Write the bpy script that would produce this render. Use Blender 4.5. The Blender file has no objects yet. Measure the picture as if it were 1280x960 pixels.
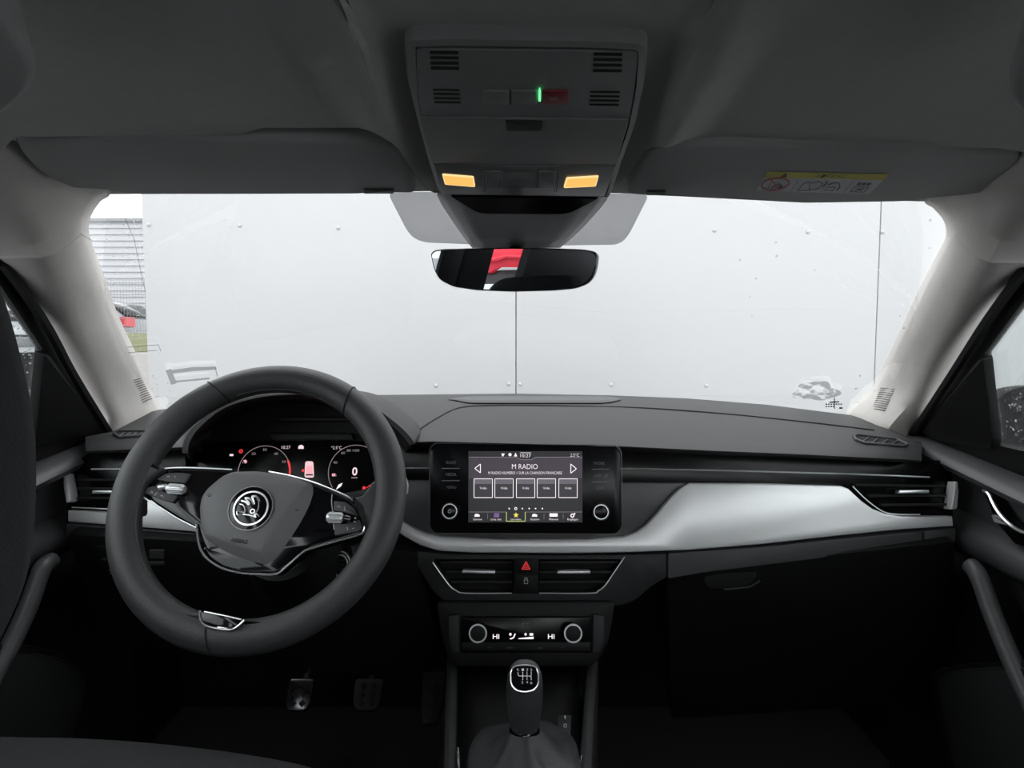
import bpy, bmesh, math, random
from math import radians, sin, cos, pi, tan
from mathutils import Vector, Matrix, noise
random.seed(7)
scene = bpy.context.scene
C = scene.collection
# ---------------------------------------------------------------- camera frame (1280x960)
F = 800.0
CAM = Vector((0.0, 0.0, 1.22))
cp, sp = cos(radians(4)), sin(radians(4))

def ray(px, py):
    u, v = (px - 640) / F, (480 - py) / F
    return Vector((u, cp + v * sp, -sp + v * cp))

def P(px, py, Y):
    d = ray(px, py)
    return CAM + d * (Y / d.y)

def lerp(a, b, t): return a + (b - a) * t

def itp(x, tab):
    if x <= tab[0][0]:
        return tab[0][1]
    for (x0, y0), (x1, y1) in zip(tab, tab[1:]):
        if x <= x1:
            return lerp(y0, y1, (x - x0) / (x1 - x0))
    return tab[-1][1]

def sst(x): x = max(0, min(1, x)); return x * x * (3 - 2 * x)

class Pl:
    """a flat working plane in the car: origin, normal towards the cabin"""
    def __init__(s, o, n, up=(0, 0, 1)):
        s.o = Vector(o); s.n = Vector(n).normalized()
        s.r = Vector(up).cross(s.n).normalized(); s.u = s.n.cross(s.r)
    def off(s, c):
        q = Pl.__new__(Pl); q.o = s.o + s.n * c; q.n = s.n; q.r = s.r; q.u = s.u; return q
    def hit(s, px, py):
        d = ray(px, py); t = (s.o - CAM).dot(s.n) / d.dot(s.n); return CAM + d * t
    def uv(s, px, py):
        q = s.hit(px, py) - s.o; return (q.dot(s.r), q.dot(s.u))
    def w(s, a, b, c=0.0): return s.o + s.r * a + s.u * b + s.n * c
    def scale(s, px, py):
        a = s.uv(px, py); b = s.uv(px + 1, py); c = s.uv(px, py + 1)
        return math.hypot(b[0] - a[0], b[1] - a[1]), math.hypot(c[0] - a[0], c[1] - a[1])

# ---------------------------------------------------------------- materials
def nt(name):
    m = bpy.data.materials.new(name); m.use_nodes = True
    return m, m.node_tree, m.node_tree.nodes['Principled BSDF']

def pbr(name, col, rough=.5, metal=0, spec=.5, bump=None, vary=0, coat=0, sheen=0):
    m, t, b = nt(name)
    b.inputs['Base Color'].default_value = (*col, 1)
    b.inputs['Roughness'].default_value = rough
    b.inputs['Metallic'].default_value = metal
    b.inputs['Specular IOR Level'].default_value = spec
    b.inputs['Coat Weight'].default_value = coat
    b.inputs['Sheen Weight'].default_value = sheen
    tc = t.nodes.new('ShaderNodeTexCoord')
    if bump:
        n = t.nodes.new('ShaderNodeTexNoise'); n.inputs['Scale'].default_value = bump[0]
        n.inputs['Detail'].default_value = 3
        t.links.new(tc.outputs['Object'], n.inputs['Vector'])
        k = t.nodes.new('ShaderNodeBump'); k.inputs['Strength'].default_value = bump[1]
        k.inputs['Distance'].default_value = .001
        t.links.new(n.outputs['Fac'], k.inputs['Height']); t.links.new(k.outputs['Normal'], b.inputs['Normal'])
    if vary:
        n2 = t.nodes.new('ShaderNodeTexNoise'); n2.inputs['Scale'].default_value = 60
        t.links.new(tc.outputs['Object'], n2.inputs['Vector'])
        r = t.nodes.new('ShaderNodeMix'); r.data_type = 'RGBA'
        r.inputs[6].default_value = (*[c * (1 - vary) for c in col], 1); r.inputs[7].default_value = (*[c * (1 + vary) for c in col], 1)
        t.links.new(n2.outputs['Fac'], r.inputs[0]); t.links.new(r.outputs[2], b.inputs['Base Color'])
    return m

def em(name, col, s=1.0):
    m, t, b = nt(name)
    b.inputs['Base Color'].default_value = (0.01, 0.01, 0.01, 1)
    b.inputs['Emission Color'].default_value = (*col, 1); b.inputs['Emission Strength'].default_value = s * .33
    b.inputs['Roughness'].default_value = .3
    return m

def glass_mat(name, tint=(1, 1, 1), refl=1.0):
    m = bpy.data.materials.new(name); m.use_nodes = True; t = m.node_tree; t.nodes.clear()
    o = t.nodes.new('ShaderNodeOutputMaterial'); mx = t.nodes.new('ShaderNodeMixShader')
    tr = t.nodes.new('ShaderNodeBsdfTransparent'); tr.inputs[0].default_value = (*tint, 1)
    gl = t.nodes.new('ShaderNodeBsdfGlossy'); gl.inputs['Roughness'].default_value = 0.0
    fr = t.nodes.new('ShaderNodeFresnel'); fr.inputs[0].default_value = 1.45
    ml = t.nodes.new('ShaderNodeMath'); ml.operation = 'MULTIPLY'; ml.inputs[1].default_value = refl
    t.links.new(fr.outputs[0], ml.inputs[0]); t.links.new(ml.outputs[0], mx.inputs[0])
    t.links.new(tr.outputs[0], mx.inputs[1]); t.links.new(gl.outputs[0], mx.inputs[2])
    t.links.new(mx.outputs[0], o.inputs[0]); return m

def veil_mat(name, col, alpha, scale=None, thr=.5, vor=False):
    """a thin deposit on glass: paint with see-through gaps"""
    m = bpy.data.materials.new(name); m.use_nodes = True; t = m.node_tree; t.nodes.clear()
    o = t.nodes.new('ShaderNodeOutputMaterial'); mx = t.nodes.new('ShaderNodeMixShader')
    tr = t.nodes.new('ShaderNodeBsdfTransparent')
    df = t.nodes.new('ShaderNodeBsdfDiffuse'); df.inputs[0].default_value = (*col, 1)
    mx.inputs[0].default_value = alpha
    if scale:
        tc = t.nodes.new('ShaderNodeTexCoord')
        n = t.nodes.new('ShaderNodeTexVoronoi' if vor else 'ShaderNodeTexNoise'); n.inputs['Scale'].default_value = scale
        t.links.new(tc.outputs['Object'], n.inputs['Vector'])
        r = t.nodes.new('ShaderNodeMapRange')
        r.inputs[1].default_value = thr - .06; r.inputs[2].default_value = thr + .06
        r.inputs[3].default_value = alpha if vor else 0; r.inputs[4].default_value = 0 if vor else alpha
        t.links.new(n.outputs[0], r.inputs[0]); t.links.new(r.outputs[0], mx.inputs[0])
    t.links.new(tr.outputs[0], mx.inputs[1]); t.links.new(df.outputs[0], mx.inputs[2])
    t.links.new(mx.outputs[0], o.inputs[0]); return m

M = dict(
    soft=pbr('soft_dash_skin', (.024, .024, .025), .62, bump=(900, .35), vary=.06),
    softdark=pbr('dark_dash_skin', (.060, .061, .064), .55, bump=(900, .3)),
    black=pbr('black_plastic', (.0055, .0056, .0062), .5, spec=.3, bump=(1200, .15)),
    grey=pbr('grey_plastic', (.022, .0224, .0236), .5, spec=.35, bump=(1200, .2)),
    greyshine=pbr('satin_grey_plastic', (.085, .085, .088), .38, bump=(900, .1)),
    gloss=pbr('piano_black', (.004, .004, .005), .10),
    displaygloss=pbr('display_glass_black', (.003, .003, .004), .22, spec=.3),
    leather=pbr('black_leather', (.040, .040, .042), .47, bump=(700, .5), vary=.1),
    hub=pbr('hub_leatherette', (.145, .145, .150), .5, bump=(900, .3)),
    silver=pbr('silver_paint', (.95, .955, .965), .36, metal=.4, bump=(500, .02)),
    chrome=pbr('chrome', (.95, .95, .96), .16, metal=.8),
    satin=pbr('satin_chrome', (.85, .86, .88), .33, metal=.7),
    darkchrome=pbr('dark_chrome', (.20, .20, .21), .25, metal=1),
    pillar=pbr('pillar_textile', (.56, .535, .51), .92, bump=(1500, .5), vary=.05),
    liner=pbr('headliner_textile', (.44, .436, .428), .95, bump=(1300, .5), vary=.05),
    visor=pbr('visor_vinyl', (.33, .33, .327), .8, bump=(900, .3)),
    console=pbr('overhead_plastic', (.22, .22, .222), .55, bump=(1300, .2)),
    carpet=pbr('black_carpet', (.004, .004, .0043), .95, bump=(400, .8)),
    seat=pbr('seat_cloth', (.020, .020, .022), .9, bump=(900, .6), vary=.2),
    mirror=pbr('mirror_glass', (.62, .64, .68), .01, metal=1),
    tile=pbr('white_marking', (.55, .55, .56), .5),
    dimmark=pbr('grey_marking', (.20, .20, .21), .5),
    seam=pbr('seam_shadow_gap', (.008, .008, .008), .9),
    stitch=pbr('grey_thread', (.13, .13, .135), .8),
    tweeter=pbr('tweeter_grille_grey', (.17, .165, .16), .8),
    red=pbr('red_button', (.22, .012, .02), .4),
)
M['e_white'] = em('lit_white', (1, .92, .97), 1.0)
M['e_dim'] = em('lit_dim', (.5, .48, .52), .35)
M['e_mark'] = em('lit_grey_legend', (.4, .4, .42), .22)
M['e_pink'] = em('lit_pink', (1, .42, .47), .9)
M['e_red'] = em('lit_red', (1, .05, .06), .75)
M['e_yellow'] = em('lit_yellow', (1, .85, .12), .9)
M['e_lime'] = em('lit_lime', (.75, .85, .25), .6)
M['e_purple'] = em('lit_purple', (.45, .25, .75), .5)
M['e_green'] = em('lit_green', (.12, 1, .3), 1.6)
M['e_amber'] = em('lit_amber', (1, .50, .12), 1.0)
M['e_amberedge'] = em('lit_amber_edge', (1, .72, .33), 1.0)

# ---------------------------------------------------------------- object helpers
ORG = {}
def thing(name, label, cat, loc, group=None):
    o = bpy.data.objects.new(name, None); C.objects.link(o); o.empty_display_size = .05
    o.location = loc; ORG[o] = Vector(loc)
    o['label'] = label; o['category'] = cat
    if group: o['group'] = group
    return o

def tag(o, label, cat, group=None, kind=None):
    if label: o['label'] = label
    if cat: o['category'] = cat
    if group: o['group'] = group
    if kind: o['kind'] = kind
    return o

def obj(name, bm, mat, parent=None, label=None, sharp=38, recalc=True, solid=None, flip=False):
    if recalc: bmesh.ops.recalc_face_normals(bm, faces=bm.faces[:])
    if flip: bmesh.ops.reverse_faces(bm, faces=bm.faces[:])
    if parent is not None: org = ORG[parent]
    else:
        vs = [v.co for v in bm.verts]
        lo = [min(v[i] for v in vs) for i in range(3)]; hi = [max(v[i] for v in vs) for i in range(3)]
        org = Vector(((lo[0] + hi[0]) / 2, (lo[1] + hi[1]) / 2, lo[2]))
    bmesh.ops.translate(bm, verts=bm.verts[:], vec=-org)
    me = bpy.data.meshes.new(name); bm.to_mesh(me); bm.free()
    for p in me.polygons: p.use_smooth = p.material_index == 0; p.material_index = 0
    me.set_sharp_from_angle(angle=radians(sharp))
    me.materials.append(mat)
    o = bpy.data.objects.new(name, me); C.objects.link(o)
    if parent is not None: o.parent = parent
    else: o.location = org
    ORG[o] = org
    if label: o['label'] = label
    if solid:
        s = o.modifiers.new('solid', 'SOLIDIFY'); s.thickness = solid[0]; s.offset = solid[1]
    return o

def struct(name, bm, mat, label=None, parent=None, **k):
    o = obj(name, bm, mat, parent, **k)
    if parent is None: o['kind'] = 'structure'
    if label: o['label'] = label
    return o

B = bmesh.new

def rounded(pts, r, n=4):
    if r <= 0: return pts
    out = []; N = len(pts)
    for i in range(N):
        p = Vector(pts[i]); a = Vector(pts[i - 1]); b = Vector(pts[(i + 1) % N])
        da = a - p; db = b - p; la, lb = da.length, db.length
        if la < 1e-9 or lb < 1e-9: continue
        d = min(r, la * .45, lb * .45); s = p + da * (d / la); e = p + db * (d / lb)
        for k in range(n + 1):
            t = k / n; out.append(tuple(s * (1 - t) ** 2 + p * 2 * t * (1 - t) + e * t * t))
    return out

def area2(p): return sum(p[i - 1][0] * p[i][1] - p[i][0] * p[i - 1][1] for i in range(len(p))) / 2

def inset(p, d):
    N = len(p); out = []
    for i in range(N):
        a = Vector(p[i - 1]); b = Vector(p[i]); c = Vector(p[(i + 1) % N])
        e1 = (b - a); e2 = (c - b)
        if e1.length < 1e-9: e1 = e2
        if e2.length < 1e-9: e2 = e1
        n1 = Vector((-e1.y, e1.x)).normalized(); n2 = Vector((-e2.y, e2.x)).normalized()
        n = n1 + n2
        if n.length < 1e-6: n = n1
        n.normalize(); k = max(.35, n.dot(n1))
        out.append(tuple(b + n * (d / k)))
    return out

def prism(bm, pl, p2, back, front, bev=.0015, holes=()):
    """extruded outline (counter-clockwise in the plane's own coordinates) with a rounded front edge"""
    if area2(p2) < 0: p2 = p2[::-1]
    hs = [h if area2(h) > 0 else h[::-1] for h in holes]
    rings = [(p2, back), (p2, front - bev)]
    if bev > 0: rings += [(inset(p2, bev * .3), front - bev * .3), (inset(p2, bev), front)]
    else: rings[1] = (p2, front)
    R = [[bm.verts.new(pl.w(a, b, c)) for a, b in pts] for pts, c in rings]
    n = len(p2)
    for r0, r1 in zip(R, R[1:]):
        for i in range(n):
            bm.faces.new((r0[i - 1], r0[i], r1[i], r1[i - 1]))
    if not hs:
        for f in (bm.faces.new(R[-1]), bm.faces.new(R[0][::-1])): f.material_index = 1      # flat faces
        return
    for ring, c in ((R[-1], front), (R[0], back)):
        es = []
        for i in range(n):
            es.append(bm.edges.get((ring[i - 1], ring[i])))
        H = []
        for h in hs:
            hv = [bm.verts.new(pl.w(a, b, c)) for a, b in h]; H.append(hv)
            for i in range(len(hv)): es.append(bm.edges.new((hv[i - 1], hv[i])))
        
        for f in bmesh.ops.triangle_fill(bm, edges=es, use_beauty=True, use_dissolve=False, normal=pl.n)['geom']:
            if isinstance(f, bmesh.types.BMFace): f.material_index = 1
        if c == front: HF = H
        else: HB = H
    for a, b in zip(HF, HB):
        for i in range(len(a)): bm.faces.new((a[i - 1], a[i], b[i], b[i - 1]))

def pan(bm, pl, px, back, front, bev=.0015, r=0, holes=(), hr=0):
    q = pl.off(front)
    p2 = rounded([q.uv(*p) for p in px], r)
    hs = [rounded([q.uv(*p) for p in h], hr) for h in holes]
    prism(bm, pl, p2, back, front, bev, hs)
    return bm

def loft(bm, rows, closed=False, cap=False):
    R = [[bm.verts.new(p) for p in row] for row in rows]
    for a, b in zip(R, R[1:]):
        n = len(a)
        for i in range(0 if closed else 1, n):
            try: bm.faces.new((a[i - 1], a[i], b[i], b[i - 1]))
            except ValueError: pass
    if cap:
        bm.faces.new(R[0]); bm.faces.new(R[-1][::-1])
    return bm

def spl(pts, n=6, closed=False):
    """Catmull-Rom through points"""
    pts = [Vector(p) for p in pts]; N = len(pts); out = []
    for i in range(N if closed else N - 1):
        p1, p2 = pts[i], pts[(i + 1) % N]
        p0 = pts[i - 1] if (closed or i > 0) else p1
        p3 = pts[(i + 2) % N] if (closed or i + 2 < N) else p2
        for k in range(n):
            t = k / n
            out.append(.5 * (2 * p1 + (p2 - p0) * t + (2 * p0 - 5 * p1 + 4 * p2 - p3) * t * t + (3 * p1 - p0 - 3 * p2 + p3) * t ** 3))
    if not closed: out.append(pts[-1])
    return out

def tube(bm, pts, r, seg=8, closed=False, flat=None, cap=True):
    """round bar along a path; r may be a list; flat=(axis, ratio) squashes it along an axis"""
    pts = [Vector(p) for p in pts]; N = len(pts); rows = []
    t0 = (pts[1] - pts[0]).normalized()
    a = Vector((0, 0, 1)) if abs(t0.z) < .9 else Vector((1, 0, 0))
    nrm = t0.cross(a).normalized()
    for i in range(N):
        if closed: t = (pts[(i + 1) % N] - pts[i - 1]).normalized()
        else: t = (pts[min(i + 1, N - 1)] - pts[max(i - 1, 0)]).normalized()
        nrm = (nrm - t * nrm.dot(t)).normalized(); bn = t.cross(nrm)
        rr = r[i] if isinstance(r, (list, tuple)) else r
        row = []
        for k in range(seg):
            o = (nrm * cos(2 * pi * k / seg) + bn * sin(2 * pi * k / seg)) * rr
            if flat: ax = Vector(flat[0]).normalized(); o = o - ax * o.dot(ax) * (1 - flat[1])
            row.append(pts[i] + o)
        rows.append(row)
    if closed: rows.append(rows[0])
    loft(bm, rows, closed=True, cap=cap and not closed)
    if closed: bmesh.ops.remove_doubles(bm, verts=bm.verts[:], dist=1e-7)
    return bm

def ptube(bm, pl, px, rpx, c=0.0, n=5, closed=False, seg=6, smooth=True):
    q = pl.off(c); pts = [q.hit(*p) for p in px]
    s = q.scale(*px[0])[0]
    if smooth and len(pts) > 2: pts = spl(pts, n, closed)
    return tube(bm, pts, rpx * s, seg, closed)

def disc(bm, pl, px, py, r, back, front, bev=.001, n=28, asp=1.0):
    """round boss: centre in the photograph, radius in photo pixels across"""
    q = pl.off(front); a, b = q.uv(px, py); s = q.scale(px, py)[0] * r
    prism(bm, pl, [(a + s * cos(2 * pi * k / n), b + s * asp * sin(2 * pi * k / n)) for k in range(n)], back, front, bev)
    return bm

def ring(bm, pl, px, py, r0, r1, back, front, a0=0, a1=360, n=48, asp=1.0):
    q = pl.off(front); a, b = q.uv(px, py); s = q.scale(px, py)[0]
    full = abs(a1 - a0) >= 360; m = n if full else n + 1; rows = []
    for k in range(m):
        t = radians(lerp(a0, a1, k / n)); ct, st = cos(t), sin(t) * asp
        rows.append([pl.w(a + r * s * ct, b + r * s * st, c) for r, c in ((r0, back), (r0, front), (r1, front), (r1, back))])
    if full: rows.append(rows[0])
    loft(bm, rows, closed=True, cap=not full)
    if full: bmesh.ops.remove_doubles(bm, verts=bm.verts[:], dist=1e-7)
    return bm

def flat(bm, pl, px, c, r=0):
    q = pl.off(c); p2 = rounded([q.uv(*p) for p in px], r)
    bm.faces.new([bm.verts.new(pl.w(a, b, c)) for a, b in p2]); return bm

def rect(x0, y0, x1, y1): return [(x0, y0), (x1, y0), (x1, y1), (x0, y1)]

def line(bm, pl, p, q, w, c):
    (x0, y0), (x1, y1) = p, q; L = math.hypot(x1 - x0, y1 - y0) or 1; nx, ny = -(y1 - y0) / L * w / 2, (x1 - x0) / L * w / 2
    flat(bm, pl, [(x0 + nx, y0 + ny), (x1 + nx, y1 + ny), (x1 - nx, y1 - ny), (x0 - nx, y0 - ny)], c)

def poly(bm, pl, pts, w, c):
    for a, b in zip(pts, pts[1:]): line(bm, pl, a, b, w, c)

def txt(bm, pl, s, px, py, h, c, w=None, ang=0, lw=-.012):
    """lettering centred on (px,py); h = capital height in photo pixels, w = overall width"""
    cu = bpy.data.curves.new('t', 'FONT'); cu.body = s; cu.resolution_u = 3; cu.offset = lw
    o = bpy.data.objects.new('t', cu); me = bpy.data.meshes.new_from_object(o)
    vs = [v.co.copy() for v in me.vertices]
    x0, x1 = min(v.x for v in vs), max(v.x for v in vs); y0, y1 = 0.0, .72
    q = pl.off(c); a, b = q.uv(px, py); sx, sy = q.scale(px, py)
    ky = h * sy / (y1 - y0); kx = (w * sx / (x1 - x0)) if w else ky * sx / sy
    ca, sa = cos(ang), sin(ang); V = []
    for v in vs:
        X, Y = (v.x - (x0 + x1) / 2) * kx, (v.y - (y0 + y1) / 2) * ky
        V.append(bm.verts.new(pl.w(a + X * ca - Y * sa, b + X * sa + Y * ca, c)))
    for f in me.polygons:
        try: bm.faces.new([V[i] for i in f.vertices])
        except ValueError: pass
    bpy.data.objects.remove(o); bpy.data.curves.remove(cu); bpy.data.meshes.remove(me)

def box(bm, x0, x1, y0, y1, z0, z1):
    m = Matrix.Translation(((x0 + x1) / 2, (y0 + y1) / 2, (z0 + z1) / 2)) @ Matrix.Diagonal((x1 - x0, y1 - y0, z1 - z0, 1))
    return bmesh.ops.create_cube(bm, size=1, matrix=m)['verts']
SKY, EXPO = 1.0, 1.75
# ================================================================ SETTING: the cabin shell
WL = Pl((-.75, 0, 1.0), (.36, 0, -.15))
WR = Pl((.75, 0, 1.0), (-.36, 0, -.15))
MN = Vector((-.237, -.968, -.08)).normalized()
MO = P(642, 336, .80)
MR = Pl(MO, MN)
def reflect(px, py):
    o = MR.hit(px, py); d = (o - CAM).normalized(); return o, d - MN * 2 * d.dot(MN)
def refl_at(px, py, axis, val):
    o, d = reflect(px, py); return o + d * ((val - o[axis]) / d[axis])

# ---- headliner
LINE = [(-200, 200), (0, 196), (18, 178), (32, 174), (300, 172), (330, 163), (484, 163), (500, 172), (516, 200), (540, 243),
        (640, 246), (762, 243), (784, 214), (802, 184), (818, 176), (965, 177), (1004, 184), (1240, 188), (1270, 192), (1300, 205), (1480, 225)]
def zroof(x, y):
    z = 1.428 - .10 * max(0, y - .38) - .02 * max(0, -y)
    z -= .075 * sst((abs(x - .01) - .36) / .26)
    return z
def ridge(x, y):                                           # the swelling that carries the overhead console
    d = abs(x - .015)
    return -.018 * sst((.170 - d) / .055) * sst((d - .090) / .035) * sst((y - .34) / .12)
bm = B(); cols = []
for px in range(-200, 1481, 8):
    py = itp(px, LINE); lo, hi = .3, 1.0
    for _ in range(40):
        m = (lo + hi) / 2; q = P(px, py, m)
        if q.z > zroof(q.x, q.y): hi = m
        else: lo = m
    yf = min(lo, .76); q = P(px, py, yf); col = []
    col.append(q + Vector((0, .012, .030))); col.append(q + Vector((0, .004, .008))); col.append(q + Vector((0, -.004, .001)))
    for k in range(1, 26):
        y = lerp(yf - .006, -1.9, (k / 25) ** 1.9)
        xx = q.x * lerp(1, 1.0, k / 25)
        col.append(Vector((xx, y, zroof(xx, y) + ridge(xx, y) * sst(k / 2.0))))
    cols.append(col)
loft(bm, cols)
struct('ceiling', bm, M['liner'], 'grey textile headliner above the whole cabin', solid=(.012, 1), flip=False)

# ---- header: the roof skin above the visors down to the glass edge
bm = B(); rows = []
HL = [(-200, 240), (60, 243), (140, 243), (640, 238), (1160, 252), (1200, 252), (1480, 252)]
for px in range(-200, 1481, 40):
    q = P(px, itp(px, HL), .86)
    x = q.x
    rows.append([Vector((x * .93, .45, 1.452)), Vector((x * .95, .60, 1.428)), Vector((x * .96, .68, 1.421)), Vector((x * .98, .80, q.z + .022)), q + Vector((0, -.02, .004)), q, q + Vector((0, .03, .012))])
loft(bm, rows)
struct('trim_1', bm, M['liner'], 'roof front edge above the windscreen', solid=(.01, 1))

# ---- glass of the windscreen as a bent sheet
GT = [(-40, .84), (640, .87), (1320, .84)]
GB = [(60, 1.20), (140, 1.25), (300, 1.36), (440, 1.42), (640, 1.44), (860, 1.41), (1000, 1.33), (1120, 1.24), (1200, 1.20)]
GBY = [(60, 545), (140, 535), (195, 513), (300, 501), (440, 495), (640, 493), (860, 498), (960, 506), (1065, 519), (1120, 535), (1200, 550)]
def G(px, py, d=0.0):
    b = itp(px, GBY); t = (py - 240) / (b - 240)
    return P(px, py, 1 / lerp(1 / itp(px, GT), 1 / itp(px, GB), max(-.05, min(1.08, t))) - d)
bm = B(); rows = []
for k in range(13):
    t = k / 12; row = []
    for j in range(31):
        pxb, pxt = lerp(110, 1150, j / 30), lerp(20, 1250, j / 30)
        px = lerp(pxt, pxb, t); py = lerp(236, itp(px, GBY) + 4, t)
        row.append(G(px, py))
    rows.append(row)
loft(bm, rows)
win = struct('window_1', bm, glass_mat('windscreen_glass', (1, 1, 1), .25), 'wide raked windscreen')

# marks on the windscreen
res = veil_mat('dried_glue', (.42, .43, .44), .55, 45, .5)
def gstrip(bm, pts, wpx, d=.012):
    for (x0, y0), (x1, y1) in zip(pts, pts[1:]):
        L = math.hypot(x1 - x0, y1 - y0); nx, ny = -(y1 - y0) / L * wpx / 2, (x1 - x0) / L * wpx / 2
        bm.faces.new([bm.verts.new(G(*p, d)) for p in ((x0 + nx, y0 + ny), (x1 + nx, y1 + ny), (x1 - nx, y1 - ny), (x0 - nx, y0 - ny))])
def gpoly(bm, pts, d=.012): bm.faces.new([bm.verts.new(G(*p, d)) for p in pts])
solidres = veil_mat('sticker_film', (.50, .51, .52), .55)
bm = B()
gpoly(bm, [(207, 463), (214, 461), (221, 479), (214, 481)]); gpoly(bm, [(212, 463), (240, 459), (241, 464), (215, 467)])
gpoly(bm, [(240, 459), (270, 458), (271, 462), (241, 464)]); gstrip(bm, [(220, 477), (262, 473)], 2.2); gstrip(bm, [(269, 460), (272, 471)], 1.4)
tag(obj('sticker_residue', bm, solidres), 'torn rectangular sticker outline on the windscreen above the steering wheel', 'sticker residue')
bm = B(); pts = []
for k in range(40):
    t = 2 * pi * k / 40; rr = 1 + .12 * sin(3 * t) + .10 * sin(5 * t + 1)
    pts.append((1020 + 28 * rr * cos(t), 489 + 12 * rr * sin(t)))
gpoly(bm, pts)
tag(obj('sticker_residue', bm, res), 'oval smear of old sticker glue low on the passenger side of the windscreen', 'sticker residue')
bm = B()
for y, w in ((505, 22), (508, 14)):
    for k in range(int(w / 3)): gstrip(bm, [(1032 + k * 3.1, y), (1034 + k * 3.1, y + .4)], 1.6, .008)
gstrip(bm, [(1043, 497), (1043, 511)], 1.2, .008); gstrip(bm, [(1037, 503), (1049, 502)], 1.6, .008); gstrip(bm, [(1049, 510), (1053, 510)], 2, .008)
obj('maker_stamp', bm, M['grey'], win)
bm = B()
gstrip(bm, [(160, 434), (198, 431), (201, 439)], .9); gstrip(bm, [(160, 441), (196, 438)], .9)
gstrip(bm, [(150, 258), (168, 300), (176, 340), (182, 366)], .8)
obj('scratch', bm, solidres, win)
frit = veil_mat('frit_dots', (.32, .31, .36), .66)
for nm, pts in (('frit_patch', [(484, 240), (580, 240), (600, 306), (530, 303), (516, 297), (508, 287)]),
                ('frit_patch', [(812, 242), (708, 242), (690, 307), (770, 306), (780, 301), (788, 290)])):
    bm = B(); N = 10
    rr = rounded(pts, 10)
    bm.faces.new([bm.verts.new(G(*p, .010)) for p in rr]); obj(nm, bm, frit, win)
# rain on the glass
drop = bpy.data.materials.new('water_drop'); drop.use_nodes = True
b_ = drop.node_tree.nodes['Principled BSDF']; b_.inputs['Transmission Weight'].default_value = 1; b_.inputs['Roughness'].default_value = 0.02; b_.inputs['IOR'].default_value = 1.33
bm = B()
def bead(bm, p, r, n=None):
    m = Matrix.Translation(p) @ Matrix.Diagonal((r, r * .5, r, 1)); bmesh.ops.create_icosphere(bm, subdivisions=1, radius=1, matrix=m)
for (x0, y0, x1, y1, n) in ((120, 250, 180, 330, 90), (150, 300, 184, 420, 60), (150, 420, 200, 505, 60), (190, 470, 215, 510, 16)):
    for _ in range(n):
        x, y = random.uniform(x0, x1), random.uniform(y0, y1)
        bead(bm, G(x, y, -.006), random.uniform(.0004, .0013))
for x, y in ((925, 325), (940, 395), (1171, 335), (1162, 310), (1163, 275), (970, 303), (971, 320), (945, 348), (938, 371), (1019, 338), (1070, 486), (1093, 488), (1072, 503), (1125, 395), (1130, 410), (1075, 470)):
    bead(bm, G(x, y, -.006), random.uniform(.0012, .0022))
tag(obj('rain_drops', bm, drop), 'scattered rain drops on the windscreen glass', 'water drops', kind='stuff')

# ---- A-pillars
def pillar(sg, st, name, label):
    """stations: (outer px, Y), (crease px, Y), (inner px, Y) from bottom to top"""
    bm = B(); rows = []
    for (o, c, i) in st:
        O, K, I = P(o[0], o[1], c[2] + .004), P(*c), P(*i)
        a = O.lerp(K, .55) + Vector((0, -.006, 0)); b1 = O.lerp(K, .85) + Vector((0, -.003, 0)); b2 = K.lerp(I, .15); cc = K.lerp(I, .6) + Vector((-sg * .004, -.002, 0))
        back = I + Vector((sg * .02, .05, 0)); far = O + Vector((sg * .040, .04, 0))
        rows.append([far, O, a, b1, b2, cc, I, I + Vector((sg * .004, .006, 0)), back])
    dense = []
    cols = [spl([r[k] for r in rows], 5) for k in range(len(rows[0]))]
    for j in range(len(cols[0])): dense.append([c[j] for c in cols])
    loft(bm, dense); return struct(name, bm, M['pillar'], label, solid=(.004, 0), sharp=60)
LP = [((128, 546, 1.13), (150, 546, 1.14), (212, 530, 1.26)), ((134, 528, 1.13), (150, 525, 1.14), (197, 514, 1.25)), ((121, 506, 1.10), (138, 495, 1.11), (184, 490, 1.22)), ((90, 462, 1.02), (116, 455, 1.035), (168, 455, 1.15)),
      ((62, 408, .91), (93, 402, .925), (140, 398, 1.04)), ((32, 358, .81), (75, 352, .825), (121, 348, .94)), ((3, 319, .74), (60, 318, .755), (98, 290, .85))]
RP = [((1152, 552, 1.13), (1110, 552, 1.14), (1058, 528, 1.26)), ((1139, 540, 1.13), (1103, 537, 1.14), (1064, 517, 1.25)), ((1157, 508, 1.09), (1138, 497, 1.10), (1095, 488, 1.21)), ((1187, 464, 1.02), (1160, 458, 1.03), (1114, 455, 1.15)),
      ((1227, 404, .91), (1190, 408, .92), (1137, 408, 1.04)), ((1255, 364, .83), (1212, 366, .84), (1161, 358, .95)), ((1284, 326, .74), (1229, 324, .755), (1198, 289, .85))]
p1 = pillar(-1, LP, 'trim_2', "pale grey windscreen pillar on the driver's side")
p2 = pillar(1, RP, 'trim_3', 'pale grey windscreen pillar on the passenger side')
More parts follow.
